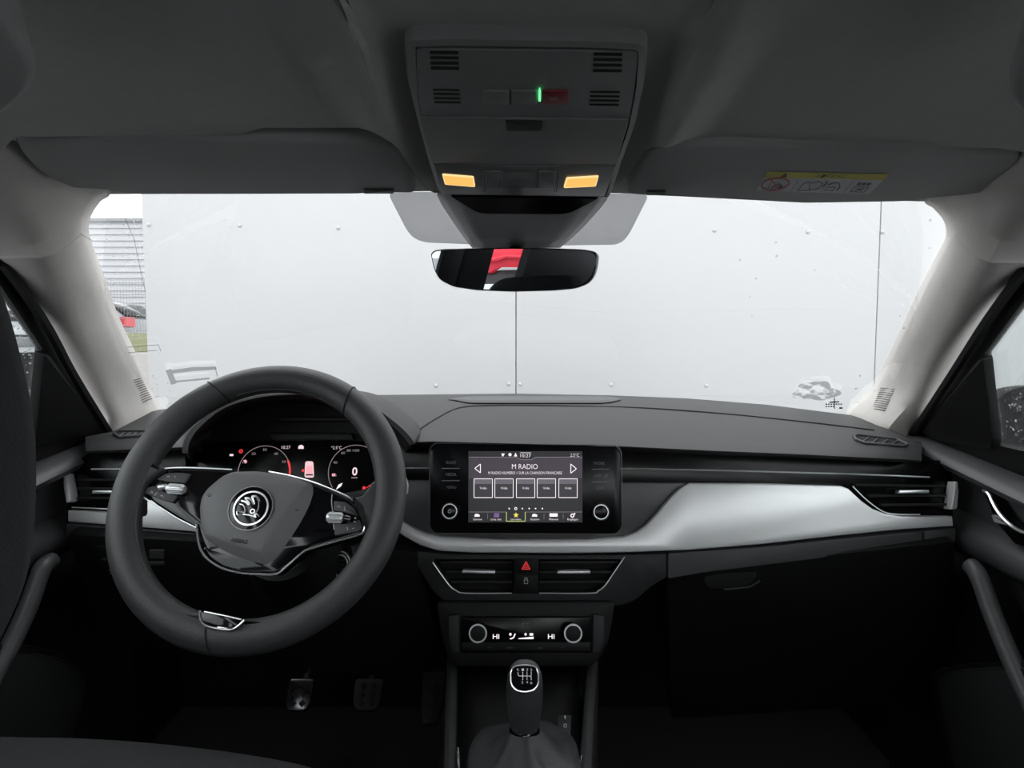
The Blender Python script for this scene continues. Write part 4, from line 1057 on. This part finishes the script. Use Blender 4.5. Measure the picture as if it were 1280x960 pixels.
bm = B(); lbp(bm, [(0, 0), (1, 0), (1, 1), (0, 1)], .0044); lo_ = obj('warning_label', bm, pbr('label_white', (.52, .53, .54), .6), vr, label='yellow and white airbag warning label')
bm = B(); lbp(bm, [(0, 0), (1, 0), (1, .30), (0, .30)], .0047); obj('yellow_band', bm, pbr('label_yellow', (.52, .47, .06), .6), lo_)
bm = B(); lbp(bm, [(.135, .27), (.185, .27), (.165, .04)], .005)
for k, ch in enumerate('AIRBAG'):
    x, y = lb(.44 + k * .042, .165); txt(bm, VS2, ch, x, y, 3.6, .005, 4.8)
# airbag pictograms, a dashed divider and a page symbol
lpoly(bm, [(.305, .38), (.305, .97)], .5, .005); lpoly(bm, [(.765, .38), (.765, .97)], .5, .005)
lpoly(bm, [(.36, .92), (.37, .55), (.41, .48), (.44, .75), (.47, .9), (.36, .92)], .8, .005); lpoly(bm, [(.43, .55), (.48, .45), (.53, .55), (.53, .75), (.50, .85), (.45, .83)], .9, .005); lpoly(bm, [(.535, .40), (.56, .52), (.55, .7)], 1.6, .005)
lpoly(bm, [(.58, .6), (.62, .48), (.66, .5), (.70, .7), (.69, .85)], 1.2, .005); lpoly(bm, [(.58, .85), (.66, .88), (.66, .7), (.58, .72)], .8, .005)
for u in (.82, .86, .90): lbp(bm, [(u, .45), (u + .03, .45), (u + .03, .58), (u, .58)], .005)
lpoly(bm, [(.82, .66), (.94, .66), (.94, .9), (.82, .9), (.82, .66)], .8, .005); lpoly(bm, [(.85, .72), (.91, .84)], 1.2, .005); lpoly(bm, [(.85, .84), (.91, .72)], 1.2, .005)
lpoly(bm, [(.08, .55), (.10, .85)], .8, .005); lpoly(bm, [(.12, .85), (.16, .6), (.21, .75), (.20, .88)], 1.2, .005)
obj('label_print', bm, M['black'], lo_)
bm = B(); pts = [(.135 + .112 * cos(2 * pi * k / 28), .645 + .32 * sin(2 * pi * k / 28)) for k in range(29)]
lpoly(bm, pts, 1.6, .0052); lpoly(bm, [(.07, .42), (.20, .88)], 1.6, .0052); obj('prohibition_ring', bm, pbr('label_red', (.45, .03, .05), .6), lo_)

# ================================================================ OVERHEAD CONSOLE
OC = Pl(P(657, 150, .53), (0, -.16, -1), up=(0, -1, 0))
oc = thing('overhead_console', 'grey overhead console with two lit amber reading lamps and a red emergency button', 'overhead console', OC.hit(657, 150))
bm = B(); pan(bm, OC, [(505, 60), (512, 52), (560, 50), (760, 53), (803, 56), (810, 64), (806, 110), (795, 160), (775, 215), (764, 247), (760, 249), (548, 245), (538, 215), (522, 160), (508, 105)], -.022, .001, .006, r=.008, holes=[[(519, 62), (797, 66), (788, 140), (772, 200), (754, 246), (553, 243), (540, 200), (524, 140)]], hr=.004)
obj('frame', bm, M['console'], oc)
bm = B(); pan(bm, OC, [(520, 61.5), (798, 65.5), (795, 100), (787.5, 148.5), (526, 145.5), (521, 110)], -.02, .001, .001, r=.004); fp = obj('microphone_panel', bm, M['console'], oc)
bm = B(); pan(bm, OC, [(526.5, 147.2), (787, 150), (771, 206), (620, 207), (588, 204), (541, 205)], -.02, .002, .0015, r=.002); lid = obj('glasses_box_lid', bm, M['console'], oc)
bm = B(); pan(bm, OC, [(631.5, 151.5), (678.5, 152), (677, 164), (633.5, 164)], .001, .0032, .0006, r=.002); obj('finger_pull', bm, M['grey'], lid)
bm = B(); pan(bm, OC, [(541.5, 206), (588, 205.2), (620, 208.2), (770.5, 207.2), (756, 246), (551.5, 243)], -.02, .002, .001, r=.002); lpm = pbr('lamp_panel_grey', (.14, .14, .142), .3); lp = obj('lamp_panel', bm, lpm, oc)
for pts in ([(552.5, 218.3), (592, 221.5), (594, 234.3), (556, 231.3)], [(748.5, 220.5), (745, 233.5), (704.5, 235.5), (708, 223)]):
    bm = B(); pan(bm, OC, pts, .001, .0032, .0008, r=.002); rl = obj('reading_lamp', bm, M['e_amberedge'], lp)
    cx_ = sum(p[0] for p in pts) / 4; cy_ = sum(p[1] for p in pts) / 4
    bm = B(); flat(bm, OC, [(lerp(cx_, x, .93), lerp(cy_, y, .84)) for x, y in pts], .0035); obj('lamp_lens', bm, M['e_amber'], rl)
for x0, x1 in ((605.5, 627.5), (672.5, 695)):
    s = -1 if x0 < 650 else 1
    bm = B(); pan(bm, OC, [(x0, 215), (x1, 215), (x1 - s * 1, 236.5), (x0 + (2 if s < 0 else 0), 236.5)], .001, .0036, .001, r=.002); bt = obj('lamp_button', bm, lpm, lp)
    bm = B(); poly(bm, OC, [(x0 + 2.5, 216.5), (x1 - 2.5, 216.5), (x1 - 3, 234.5), (x0 + 3.5, 234.5), (x0 + 2.5, 216.5)], .5, .0039)
    xs = (x0 - 4, x0 - 2.0) if s < 0 else (x1 + 3.5, x1 + 1.2)
    for x in xs: line(bm, OC, (x, 213), (x - (-3 if s < 0 else 3), 240), .6, .0026)
    obj('button_edge', bm, M['darkchrome'], bt)
bm = B(); poly(bm, OC, [(627, 214), (673, 214)], .6, .0024); poly(bm, OC, [(627, 234), (673, 234)], .5, .0024); obj('panel_crease', bm, M['grey'], lp)
for (x0, y0, x1, y1, n, th, dx) in ((537.5, 63.5, 573, 87, 4, 4, .5), (541, 111, 574, 129, 4, 2.4, 1), (742, 65.5, 778, 90, 4, 4, -.4), (738, 113.5, 775, 132, 4, 2.4, -.6)):
    bm = B()
    for k in range(n):
        y = lerp(y0, y1 - th, k / (n - 1)); a = dx * k / 1.5
        flat(bm, OC, [(x0 + a, y), (x1 + a, y + .5), (x1 + a, y + th + .5), (x0 + a, y + th)], .0013)
    obj('speaker_slot', bm, M['seam'], fp)
for x0, x1, m in ((603.5, 637, 'console'), (638.5, 671.5, 'console'), (676, 711, 'red')):
    bm = B(); pan(bm, OC, [(x0, 114.2), (x1, 114.6), (x1 - .5, 131.5), (x0, 131)], .0, .0026, .0008, r=.0015); bt = obj('call_button', bm, M[m], fp, label='red emergency call button' if m == 'red' else None)
    bm = B()
    if m == 'red': txt(bm, OC, 'SOS', 692.5, 123.5, 4.5, .0029, 10)
    elif x0 < 620: txt(bm, OC, 'i', 620.5, 122.5, 5, .0029)
    else: poly(bm, OC, [(650, 123.5), (652, 122), (659, 121.5), (661.5, 120.5)], 1.3, .0029)
    obj('symbol', bm, M['tile'] if m == 'red' else M['dimmark'], bt)
bm = B(); pan(bm, OC, [(673, 127), (673.2, 117), (674.5, 113), (676, 117), (676, 127)], .001, .0034, .0003); obj('green_light', bm, M['e_green'], fp, label='lit green indicator light')
bm = B(); poly(bm, OC, [(602.5, 113.2), (672, 113.8)], .9, .0014); line(bm, OC, (637.8, 113), (637.8, 131.5), .9, .0027); obj('button_gap', bm, M['seam'], fp)

# ---- sensor cover and interior mirror
scv = thing('sensor_cover', 'dark grey plastic sensor cover between the overhead console and the mirror', 'sensor cover', P(655, 275, .84))
bm = B(); rows = []
for py, xl_, xr_, Y, bow in ((243, 546, 762, .735, .0), (252, 550, 757, .748, .006), (262, 556, 749, .762, .012), (280, 568, 733, .79, .014), (296, 579, 717, .815, .012), (310, 590, 700, .838, .008)):
    row = []
    for k in range(21):
        t = k / 20; px = lerp(xl_, xr_, t); e = abs(2 * t - 1)
        row.append(P(px, py, Y + .03 * max(0, e - .72) ** 1.0 * 3.5 - bow * (1 - e ** 4)))
    rows.append(row)
loft(bm, rows); obj('cover_shell', bm, pbr('sensor_cover_grey', (.30, .30, .305), .42), scv, solid=(.003, 1), sharp=60)
SC = Pl(P(655, 256, .742), (0, -.55, -.83), up=(0, -1, 0))
bm = B(); pan(bm, SC, [(562, 245.5), (750, 247.5), (735, 256), (713, 266.5), (702, 268.5), (604, 267.5), (595, 265.5)], -.004, .004, .0015, r=.004); obj('camera_slot', bm, M['displaygloss'], scv)
mr = thing('interior_mirror', 'frameless black interior mirror hanging below the sensor cover, reflecting a red van', 'mirror', MR.w(0, -.03))
mo = [(537, 317), (541, 313), (552, 311), (600, 309.8), (640, 309.2), (690, 310), (730, 311.5), (743, 314), (747.5, 319), (746, 334), (742, 346), (734, 355), (718, 361), (690, 363.5), (640, 364.8), (595, 363), (565, 358.5), (548, 350), (541, 337)]
bm = B(); pan(bm, MR, mo, -.016, -.0005, .004, r=.006); obj('housing', bm, M['gloss'], mr)
bm = B(); pan(bm, MR, [(lerp(642, x, .975), lerp(337, y, .93)) for x, y in mo], -.001, .0002, 0, r=.006); obj('mirror_glass', bm, M['mirror'], mr)
bm = B(); a = MR.w(0, 0.005, -.012); b_ = P(645, 300, .86); tube(bm, [a, a.lerp(b_, .5) + Vector((0, .01, .01)), b_], [.012, .010, .014], 12); obj('mirror_arm', bm, M['black'], mr)

# ================================================================ CENTRE CONSOLE AND GEAR LEVER
cc = thing('centre_console', 'dark centre console with upright side rails around the gear lever', 'centre console', (0.01, .7, .35))
def rail(path, w):
    bm = B(); pts = spl([P(*p) for p in path], 6); rows = []
    for p in pts:
        rows.append([p + Vector((sx * w, 0, sz)) for sx, sz in ((-1, -.30), (-1, -.006), (-.8, 0), (-.3, .003), (.3, .003), (.8, 0), (1, -.006), (1, -.30))])
    loft(bm, rows, closed=True, cap=True); return obj('side_rail', bm, M['grey'], cc)
rl1 = rail([(566, 822, .985), (565, 840, .955), (563.5, 880, .89), (563, 930, .82), (562, 980, .755), (560, 1100, .64)], .0090)
rl2 = rail([(741, 822, .985), (739.5, 840, .955), (737, 880, .89), (734, 930, .82), (731.5, 980, .755), (727, 1100, .64)], .0090)
for path in ([(572.5, 938, .81), (573, 950, .79), (574, 975, .76)], [(727.5, 948, .80), (726, 960, .785), (724, 985, .75)]):
    bm = B(); tube(bm, [P(*p) + Vector((0, 0, .003)) for p in path], .0016, 6); obj('chrome_strip', bm, M['chrome'], cc)
bm = B(); rows = []
for Y, z in ((1.02, .700), (.96, .690), (.90, .672), (.84, .664), (.74, .660), (.55, .660)):
    rows.append([Vector((x * Y / .9, Y, z)) for x in (-.082, -.04, .01, .06, .098)])
loft(bm, rows); obj('tray_floor', bm, M['black'], cc, solid=(.01, -1))
bm = B(); box(bm, -.10, .115, .40, 1.10, .36, .640); obj('tunnel', bm, M['black'], cc)
US = Pl(P(706, 910, .862), (0, -.25, .968))
bm = B(); pan(bm, US, [(698, 893), (714.5, 893), (713, 923), (694.5, 923)], -.006, .002, .002, r=.003); up_ = obj('charging_socket', bm, M['grey'], cc)
bm = B(); line(bm, US, (706.3, 894), (706.3, 899), .7, .0025); disc(bm, US, 706.3, 896, 1.1, .002, .0026, 0, 8); poly(bm, US, [(705, 905), (708, 905), (708, 909), (705, 909), (705, 905)], .6, .0025); obj('socket_symbol', bm, M['tile'], up_)

gl = thing('gear_lever', 'manual gear lever with chrome ringed six-speed shift pattern and leather boot', 'gear lever', (.013, .80, .665))
gx = .0165
bm = B(); rows = []
for z, t, a, b, y in ((.716, 0, .0178, .016, .800), (.722, 2, .0195, .017, .800), (.735, 5, .0215, .019, .800), (.755, 12, .0235, .021, .7995), (.772, 24, .0238, .0215, .799), (.784, 36, .0226, .0212, .797), (.790, 44, .0205, .0195, .7945), (.7915, 46, .0165, .0165, .7935), (.7920, 46, .006, .006, .7932)):
    tt = radians(t); rows.append([Vector((gx + a * (abs(cos(k)) ** .8) * (1 if cos(k) >= 0 else -1), y + b * sin(k) * cos(tt), z + b * sin(k) * sin(tt))) for k in [2 * pi * j / 32 for j in range(32)]])
loft(bm, rows, closed=True, cap=True); kn = obj('gear_knob', bm, M['leather'], gl, sharp=70)
GB_ = Pl(P(655.5, 848.5, .777), (0, -.70, .71))
bo = [(641, 834), (647, 832), (655.5, 831.3), (664, 832), (670, 834), (673, 840), (673, 853), (671, 859), (666, 863.5), (656, 865.5), (647, 864), (641, 859.5), (638.5, 852), (638, 840)]
bm = B(); pan(bm, GB_, bo, -.006, .001, .001, r=.003); bd = obj('shift_plate', bm, M['gloss'], kn)
bm = B(); q = GB_.off(.001); tube(bm, [GB_.w(*p, .001) for p in rounded([q.uv(*p) for p in bo], .003)], .0010, 7, closed=True); obj('chrome_ring', bm, M['chrome'], bd)
bm = B(); poly(bm, GB_, [(647.5, 840), (647.5, 843.5), (649, 845), (662.5, 845), (664, 846.5), (664, 850)], .8, .0014)
line(bm, GB_, (653.5, 839.5), (653.5, 850), .8, .0014); line(bm, GB_, (658.8, 839.5), (658.8, 850), .8, .0014); line(bm, GB_, (664, 839.5), (664, 845), .8, .0014)
for s, x, y in (('R', 647.5, 837), ('1', 653.5, 837), ('3', 658.8, 837), ('5', 664, 837), ('2', 653, 852.7), ('4', 658.8, 852.7), ('6', 664, 853.5)): txt(bm, GB_, s, x, y, 3.2, .0014, 2.6)
obj('shift_pattern', bm, M['e_mark'] if False else pbr('pattern_white', (.75, .75, .76), .4), bd)
bm = B(); rows = []
for z, a in ((.703, .0195), (.707, .0205), (.712, .0205), (.716, .0185), (.719, .0165)): rows.append([Vector((gx + a * cos(2 * pi * k / 28), .800 + a * .9 * sin(2 * pi * k / 28), z)) for k in range(28)])
loft(bm, rows, closed=True, cap=True); obj('collar', bm, M['gloss'], gl)
bm = B(); tube(bm, [Vector((gx + .0200 * cos(radians(a)), .800 + .0182 * sin(radians(a)), .7075)) for a in range(222, 319, 8)], .0014, 6); obj('collar_bright', bm, M['darkchrome'], gl)
bm = B(); rows = []
for z, a, b, f, sq in ((.652, .074, .080, .0, .6), (.668, .074, .080, .001, .6), (.677, .070, .075, .002, .65), (.681, .058, .060, .004, .7), (.683, .046, .046, .006, .8), (.690, .040, .038, .006, .9), (.700, .031, .030, .004, 1), (.709, .0235, .0225, .002, 1), (.714, .0185, .0175, 0, 1)):
    row = []
    for k in range(64):
        t = 2 * pi * k / 64; c_, s_ = cos(t), sin(t)
        rr_ = 1 + f / .04 * (.55 * cos(4 * t + .6) + .35 * cos(7 * t + z * 60))
        row.append(Vector((gx + a * rr_ * abs(c_) ** sq * (1 if c_ > 0 else -1), .800 + b * rr_ * abs(s_) ** sq * (1 if s_ > 0 else -1), z + f * .5 * cos(5 * t))))
    rows.append(row)
loft(bm, rows, closed=True); obj('boot', bm, M['leather'], gl, sharp=80)

# ================================================================ PEDALS
def pedal(px, py, Y, w, h, label, dots, bright):
    pl = Pl(P(px, py, Y), (0, -.75, .66)); t = thing('pedal', label, 'pedal', pl.w(0, -h / 2, -.02), 'foot pedals')
    bm = B(); prism(bm, pl, rounded([(-w / 2, h / 2), (-w / 2 * .95, -h * .2), (-w / 2 * .7, -h / 2), (w / 2 * .7, -h / 2), (w / 2 * .95, -h * .2), (w / 2, h / 2)], .008), -.012, 0, .003); obj('pad', bm, M[bright], t)
    bm = B()
    for i in range(dots):
        for j in range(3):
            x, y = (i - (dots - 1) / 2) * w * .36, -h * .28 + j * h * .28
            prism(bm, pl, [(x, y - .007), (x + .007, y), (x, y + .007), (x - .007, y)], 0, .003, .001)
    obj('stud', bm, M['black'] if bright != 'black' else M['grey'], t)
    bm = B(); tube(bm, [pl.w(0, h * .1, -.010), pl.w(0, .05, -.04), Vector((pl.o.x, pl.o.y + .10, pl.o.z + .16)), Vector((pl.o.x, 1.458, pl.o.z + .34))], .008, 8); obj('arm', bm, M['black'], t)
pedal(374, 868, 1.25, .052, .060, 'clutch pedal with bright studded plate, farthest from the centre console', 2, 'darkchrome')
pedal(459, 868, 1.25, .058, .060, 'brake pedal with dull studded plate, middle of the three pedals', 2, 'grey')
pedal(540, 872, 1.27, .045, .10, 'tall black accelerator pedal beside the centre console', 1, 'black')

# ================================================================ DOORS
def zs(y): return .13 * (y - .95)
def door(sg, pl, label, framepx, hole_extra, nm):
    d = thing('front_door', label, 'car door', (sg * .75, .6, .40))
    ys = [1.22, 1.19] + [1.15 - .1 * k for k in range(14)]
    def L_(prof, name, mat, sharp=50):
        bm = B(); loft(bm, [[Vector((sg * x, y, z + zs(y) * f)) for x, z, f in prof] for y in ys]); return obj(name, bm, M[mat], d, solid=(.006, 0), sharp=sharp)
    L_([(.775, 1.022, 1), (.745, 1.024, 1), (.718, 1.022, 1), (.703, 1.017, 1), (.698, 1.010, 1), (.704, 1.002, 1), (.725, .996, 1)], 'belt_ledge', 'greyshine', 70)
    L_([(.722, .998, 1), (.742, .985, 1), (.745, .930, .6), (.722, .915, .3), (.715, .905, .3), (.718, .888, .3), (.745, .865, .2)], 'upper_panel', 'softdark')
    L_([(.742, .868, .2), (.750, .80, 0), (.752, .62, 0), (.750, .40, 0), (.760, .352, 0)], 'door_card', 'black')
    # black window frame and mirror triangle
    s = 1 if sg < 0 else -1
    bm = B(); prism(bm, pl, framepx, -.010, .0, .001, [hole_extra])
    obj('window_frame', bm, M['gloss'] if False else M['black'], d, sharp=30)
    return d
# local outline of the frame: belt, pillar line, roof line
def wf(sg, pl, corner, low, slope):
    s = 1 if sg < 0 else -1
    A = pl.uv(*corner); Lw = pl.uv(*low); S = pl.uv(*slope)
    k = (.345 - A[1]) / (S[1] - A[1]); top = (A[0] + (S[0] - A[0]) * k, .345)
    ry = refl_at(541, 335, 0, -.66).y
    hole = [(Lw[0], Lw[1]), A, top, (s * ry, .345), (s * ry, Lw[1])]
    outline = [(s * 1.22, .0)] + [pl.uv(*p) for p in ([(138, 537), (92, 466), (63, 412), (32, 364), (3, 325)] if sg < 0 else [(1137, 542), (1186, 470), (1225, 411), (1254, 370), (1283, 332)])] + [(s * .60, .42), (s * -.12, .42), (s * -.12, -.01), (s * .6, -.01)]
    return outline, hole
oL, hL = wf(-1, WL, (52, 437), (41, 560), (0, 358)); oR, hR = wf(1, WR, (1231, 443), (1243, 556), (1280, 378))
dl = door(-1, WL, "driver's front door with grab handle, partly behind the headrest", oL, hL, 'l')
dr = door(1, WR, 'passenger front door with chrome release lever and grab handle', oR, hR, 'r')
tint = glass_mat('side_glass', (.96, .98, .975), .5)
for n_, pl, h in (('window_2', WL, hL), ('window_3', WR, hR)):
    bm = B(); prism(bm, pl, h if area2(h) > 0 else h[::-1], -.009, -.006, 0); struct(n_, bm, tint, "driver's door glass" if n_ == 'window_2' else 'passenger door glass', sharp=20)
# sail panels: inner triangles ahead of the glass
for d, pl, pts in ((dl, WL, [(56, 443), (64, 445), (134, 532), (128, 540), (48, 558), (45, 552)]), (dr, WR, [(1228, 448), (1220, 452), (1150, 540), (1165, 550), (1238, 562), (1240, 552)])):
    bm = B(); pan(bm, pl, pts, -.005, .010, .003, r=.006); obj('mirror_triangle', bm, M['softdark'] if False else M['black'], d)
    bm = B()
for d, pl, pts in ((dl, WL, [(3, 328), (32, 367), (63, 415), (92, 469), (136, 540)]), (dr, WR, [(1283, 335), (1254, 373), (1225, 414), (1187, 473), (1139, 545)])):
    bm = B(); ptube(bm, pl, pts, 6.0, .010, 3); obj('door_seal', bm, M['black'], d)
for d, pl, pts in ((dl, WL, [(-30, 312), (0, 358), (52, 436)]), (dr, WR, [(1310, 332), (1280, 377), (1232, 442)])):
    bm = B(); ptube(bm, pl, pts, 1.0, .002, 5, smooth=False); obj('glass_edge', bm, M['greyshine'], d)
DXr = Pl((.722, 0, 0), (-1, 0, 0)); DXl = Pl((-.722, 0, 0), (1, 0, 0))
bm = B(); pan(bm, DXr, [(1228, 612), (1236, 614), (1246, 632), (1260, 651), (1290, 668), (1300, 690), (1268, 680), (1244, 652)], -.012, .004, .002, r=.003); hb = obj('release_bezel', bm, M['gloss'], dr)
bm = B(); ptube(bm, DXr, [(1229.5, 613), (1236, 617.5), (1241, 628), (1248, 640), (1258, 651.5), (1270, 661), (1292, 671)], 1.6, .008); obj('release_lever', bm, M['chrome'], hb)
bm = B(); pan(bm, DXr, [(1238, 643), (1247, 645), (1263, 655), (1258, 657), (1242, 653)], .002, .008, .002, r=.002); obj('lock_paddle', bm, M['satin'], hb)
bm = B(); pan(bm, DXl, [(54, 600), (44, 602), (30, 625), (0, 650), (-20, 668), (0, 674), (36, 640)], -.012, .004, .002, r=.003); hb = obj('release_bezel', bm, M['gloss'], dl)
bm = B(); ptube(bm, DXl, [(50, 602), (44, 605), (38, 617), (24, 640), (0, 660)], 1.3, .008); obj('release_lever', bm, M['satin'], hb)
PXr = Pl((.695, 0, 0), (-1, 0, 0)); PXl = Pl((-.695, 0, 0), (1, 0, 0))
def grab(d, pl, path, r):
    bm = B(); q = pl; pts = spl([q.hit(*p) for p in path], 5); n = len(pts)
    rad = [r * q.scale(*path[0])[0] * (.7 if i == 0 else 1) for i in range(n)]
    tube(bm, pts, rad, 12); return obj('grab_handle', bm, M['greyshine'], d, sharp=80)
grab(dr, PXr, [(1212, 706), (1218, 712), (1226, 726), (1238, 760), (1254, 800), (1274, 846), (1296, 892), (1340, 980)], 7.2)
grab(dl, PXl, [(66, 701), (59, 704), (51, 714), (42, 740), (28, 775), (10, 812), (-12, 852), (-50, 930)], 7.2)
bm = B(); ptube(bm, PXr, [(1160, 1000), (1160, 870), (1165, 846), (1180, 836), (1202, 832), (1250, 830)], 0.1, 0); bm.free()
for d, pl, outp, inp in ((dr, PXr, [(1159, 842), (1168, 836), (1202, 829), (1260, 826), (1360, 824), (1360, 1060), (1215, 1060), (1190, 985), (1172, 900)], [(1171, 852), (1178, 845), (1202, 838), (1260, 835), (1350, 834), (1350, 1050), (1225, 1050), (1197, 975), (1180, 905)]),
                         (dl, PXl, [(115, 838), (106, 829), (80, 814), (40, 806), (-60, 800), (-60, 1040), (70, 1040), (88, 960), (106, 880)], [(106, 862), (100, 842), (78, 826), (40, 818), (-50, 814), (-50, 1030), (66, 1030), (84, 950), (98, 890)])):
    bm = B(); pan(bm, pl, outp, -.05, .0, .006, r=.012); pk = obj('storage_pocket', bm, M['black'], d)
    bm = B(); pan(bm, pl, inp, -.004, .003, .002, r=.012); obj('pocket_panel', bm, M['grey'], pk)
    bm = B(); q = pl.off(0.001); ptube(bm, pl, inp[:4], .8, .002); obj('pocket_seam', bm, M['seam'], pk)
# door mirrors outside
def dmirror(sg, label):
    t = thing('door_mirror', label, 'door mirror', (sg * .90, 1.16, 1.0))
    bm = B(); rows = []
    for k in range(9):
        a = k / 8; rx = .10 * (1 - .25 * a ** 3); rz = .075 * (1 - .45 * a ** 2)
        if k == 8: rx *= .55; rz *= .55
        rows.append([Vector((sg * (.955 + rx * (abs(cos(q)) ** .6) * (1 if cos(q) > 0 else -1)), 1.14 + .12 * a, 1.065 + rz * (abs(sin(q)) ** .6) * (1 if sin(q) > 0 else -1) + .012 * sg * cos(q) * sg)) for q in [2 * pi * j / 28 for j in range(28)]])
    loft(bm, rows, closed=True, cap=True); obj('shell', bm, M['black'], t, sharp=60)
    bm = B(); pl = Pl((sg * .985, 1.138, 1.065), (0, -1, 0)); prism(bm, pl, rounded([(-.062, -.055), (.062, -.055), (.062, .055), (-.062, .055)], .02), -.003, .001, 0); obj('mirror_glass', bm, M['mirror'], t)
    bm = B(); tube(bm, [(sg * .80, 1.18, 1.0), (sg * .85, 1.18, 1.01), (sg * .90, 1.18, 1.03)], [.03, .028, .024], 12, flat=((0, 1, 0), .7)); obj('foot', bm, M['black'], t)
    bm = B()
    for _ in range(60):
        x, z = random.uniform(.87, 1.04), random.uniform(1.01, 1.12)
        bead(bm, Vector((sg * x, 1.137, z)), random.uniform(.0012, .0025))
    obj('rain_drops', bm, drop, t)['kind'] = 'stuff'
    return t
dmirror(1, 'black door mirror outside the passenger window, speckled with rain')
dmirror(-1, "black door mirror outside the driver's window")
for pl, rng_, label in ((WL, (0, 46, 380, 470, 90), "rain drops on the driver's door glass"), (WR, (1236, 1279, 480, 545, 22), 'rain drops on the passenger door glass')):
    bm = B()
    for _ in range(rng_[4]):
        p = pl.off(-.0105).hit(random.uniform(rng_[0], rng_[1]), random.uniform(rng_[2], rng_[3])); r = random.uniform(.0006, .0018)
        bmesh.ops.create_icosphere(bm, subdivisions=1, radius=1, matrix=Matrix.Translation(p) @ Matrix.Diagonal((r, r, r, 1)))
    tag(obj('rain_drops', bm, drop), label, 'water drops', kind='stuff')
# ceiling grab handles at the picture's upper corners
for pts, lab_, cx in (([(-40, 10), (0, 22), (28, 48), (46, 78), (50, 98), (38, 122), (4, 150), (-60, 172), (-120, 100)], "rounded grab handle on the roof edge above the driver's door", -1), ([(1320, 30), (1276, 76), (1259, 96), (1254, 116), (1261, 134), (1276, 148), (1340, 160), (1400, 100)], 'rounded grab handle on the roof edge above the passenger door', 1)):
    pl = Pl(P(640 + cx * 640, 95, .40) + Vector((0, 0, -.004)), (-cx * .30, -.10, -1), up=(0, -1, 0))
    bm = B(); pan(bm, pl, pts, -.03, .008, .007, r=.02); tag(obj('roof_handle', bm, M['visor'], sharp=70), lab_, 'grab handle')
# ================================================================ DRIVER'S SEAT
se = thing('driver_seat', "black cloth driver's seat at the edge of the picture", 'car seat', (-.40, .35, .36))
HS = Pl((0, .215, 0), (0, 1, 0)); HF = Pl((0, .20, 0), (0, -1, 0))
hp = [(-40, 290), (-14, 325), (-4, 358), (9, 400), (22, 450), (33, 500), (39, 545), (41, 600), (40, 650), (36, 700), (28, 745), (12, 790), (-14, 830), (-80, 856), (-400, 870), (-780, 850), (-900, 760), (-920, 560), (-880, 380), (-760, 290), (-400, 262), (-120, 268)]
bm = B(); p2 = [HF.uv(*p) for p in hp]; p2 = rounded(p2, .02)
if area2(p2) < 0: p2 = p2[::-1]
hc = Vector((sum(p[0] for p in p2) / len(p2), sum(p[1] for p in p2) / len(p2)))
loft(bm, [[HF.w(*(hc + (Vector(p) - hc) * k), c) for p in p2] for k, c in ((.80, -.014), (.93, -.008), (.99, .001), (1, .010), (.985, .045), (.93, .065), (.80, .078))], closed=True, cap=True)
obj('headrest', bm, M['seat'], se, sharp=75)
bm = B(); rows = []
for z, y0, hw in ((1.06, -.02, .16), (1.0, .02, .22), (.9, .05, .25), (.75, .08, .26), (.62, .10, .26)):
    rows.append([Vector((-.39 + hw * x, y0 + .02 * (1 - abs(x)) * -1 + d, z)) for x, d in ((-1, 0), (-.8, .05), (-.4, .0), (.4, 0), (.8, .05), (1, 0), (.95, -.10), (-.95, -.10))])
loft(bm, rows, closed=True, cap=True); obj('backrest', bm, M['seat'], se, sharp=75)
bm = B(); rows = []
cu = [(-150, 912), (-100, 915), (0, 921), (100, 923), (200, 930), (300, 942), (380, 957), (430, 975)]
for p in spl([Vector((x, y, 0)) for x, y in cu], 4):
    f = P(p.x, p.y, .66)
    rows.append([f + Vector((0, -.03, -.28)), f + Vector((0, .012, -.10)), f + Vector((0, .012, -.03)), f + Vector((0, .004, -.008)), f, f + Vector((0, -.03, .002)), Vector((f.x, .45, f.z - .03)), Vector((f.x, .10, f.z - .07)), Vector((f.x, .10, f.z - .28))])
loft(bm, rows, closed=True, cap=True); obj('cushion', bm, M['seat'], se, sharp=75)

# ================================================================ CAMERA, LIGHT
cam = bpy.data.cameras.new('camera'); cam.sensor_width = 36; cam.lens = F / 1280 * 36; cam.clip_start = .01
co_ = bpy.data.objects.new('camera', cam); C.objects.link(co_); co_.location = CAM; co_.rotation_euler = (radians(86), 0, 0); scene.camera = co_
w = bpy.data.worlds.new('overcast'); scene.world = w; w.use_nodes = True
bg = w.node_tree.nodes['Background']; bg.inputs[0].default_value = (.95, .98, 1.0, 1); bg.inputs[1].default_value = SKY
scene.view_settings.view_transform = 'Standard'; scene.view_settings.look = 'None'; scene.view_settings.gamma = 1; scene.view_settings.use_curve_mapping = False
scene.view_settings.exposure = EXPO
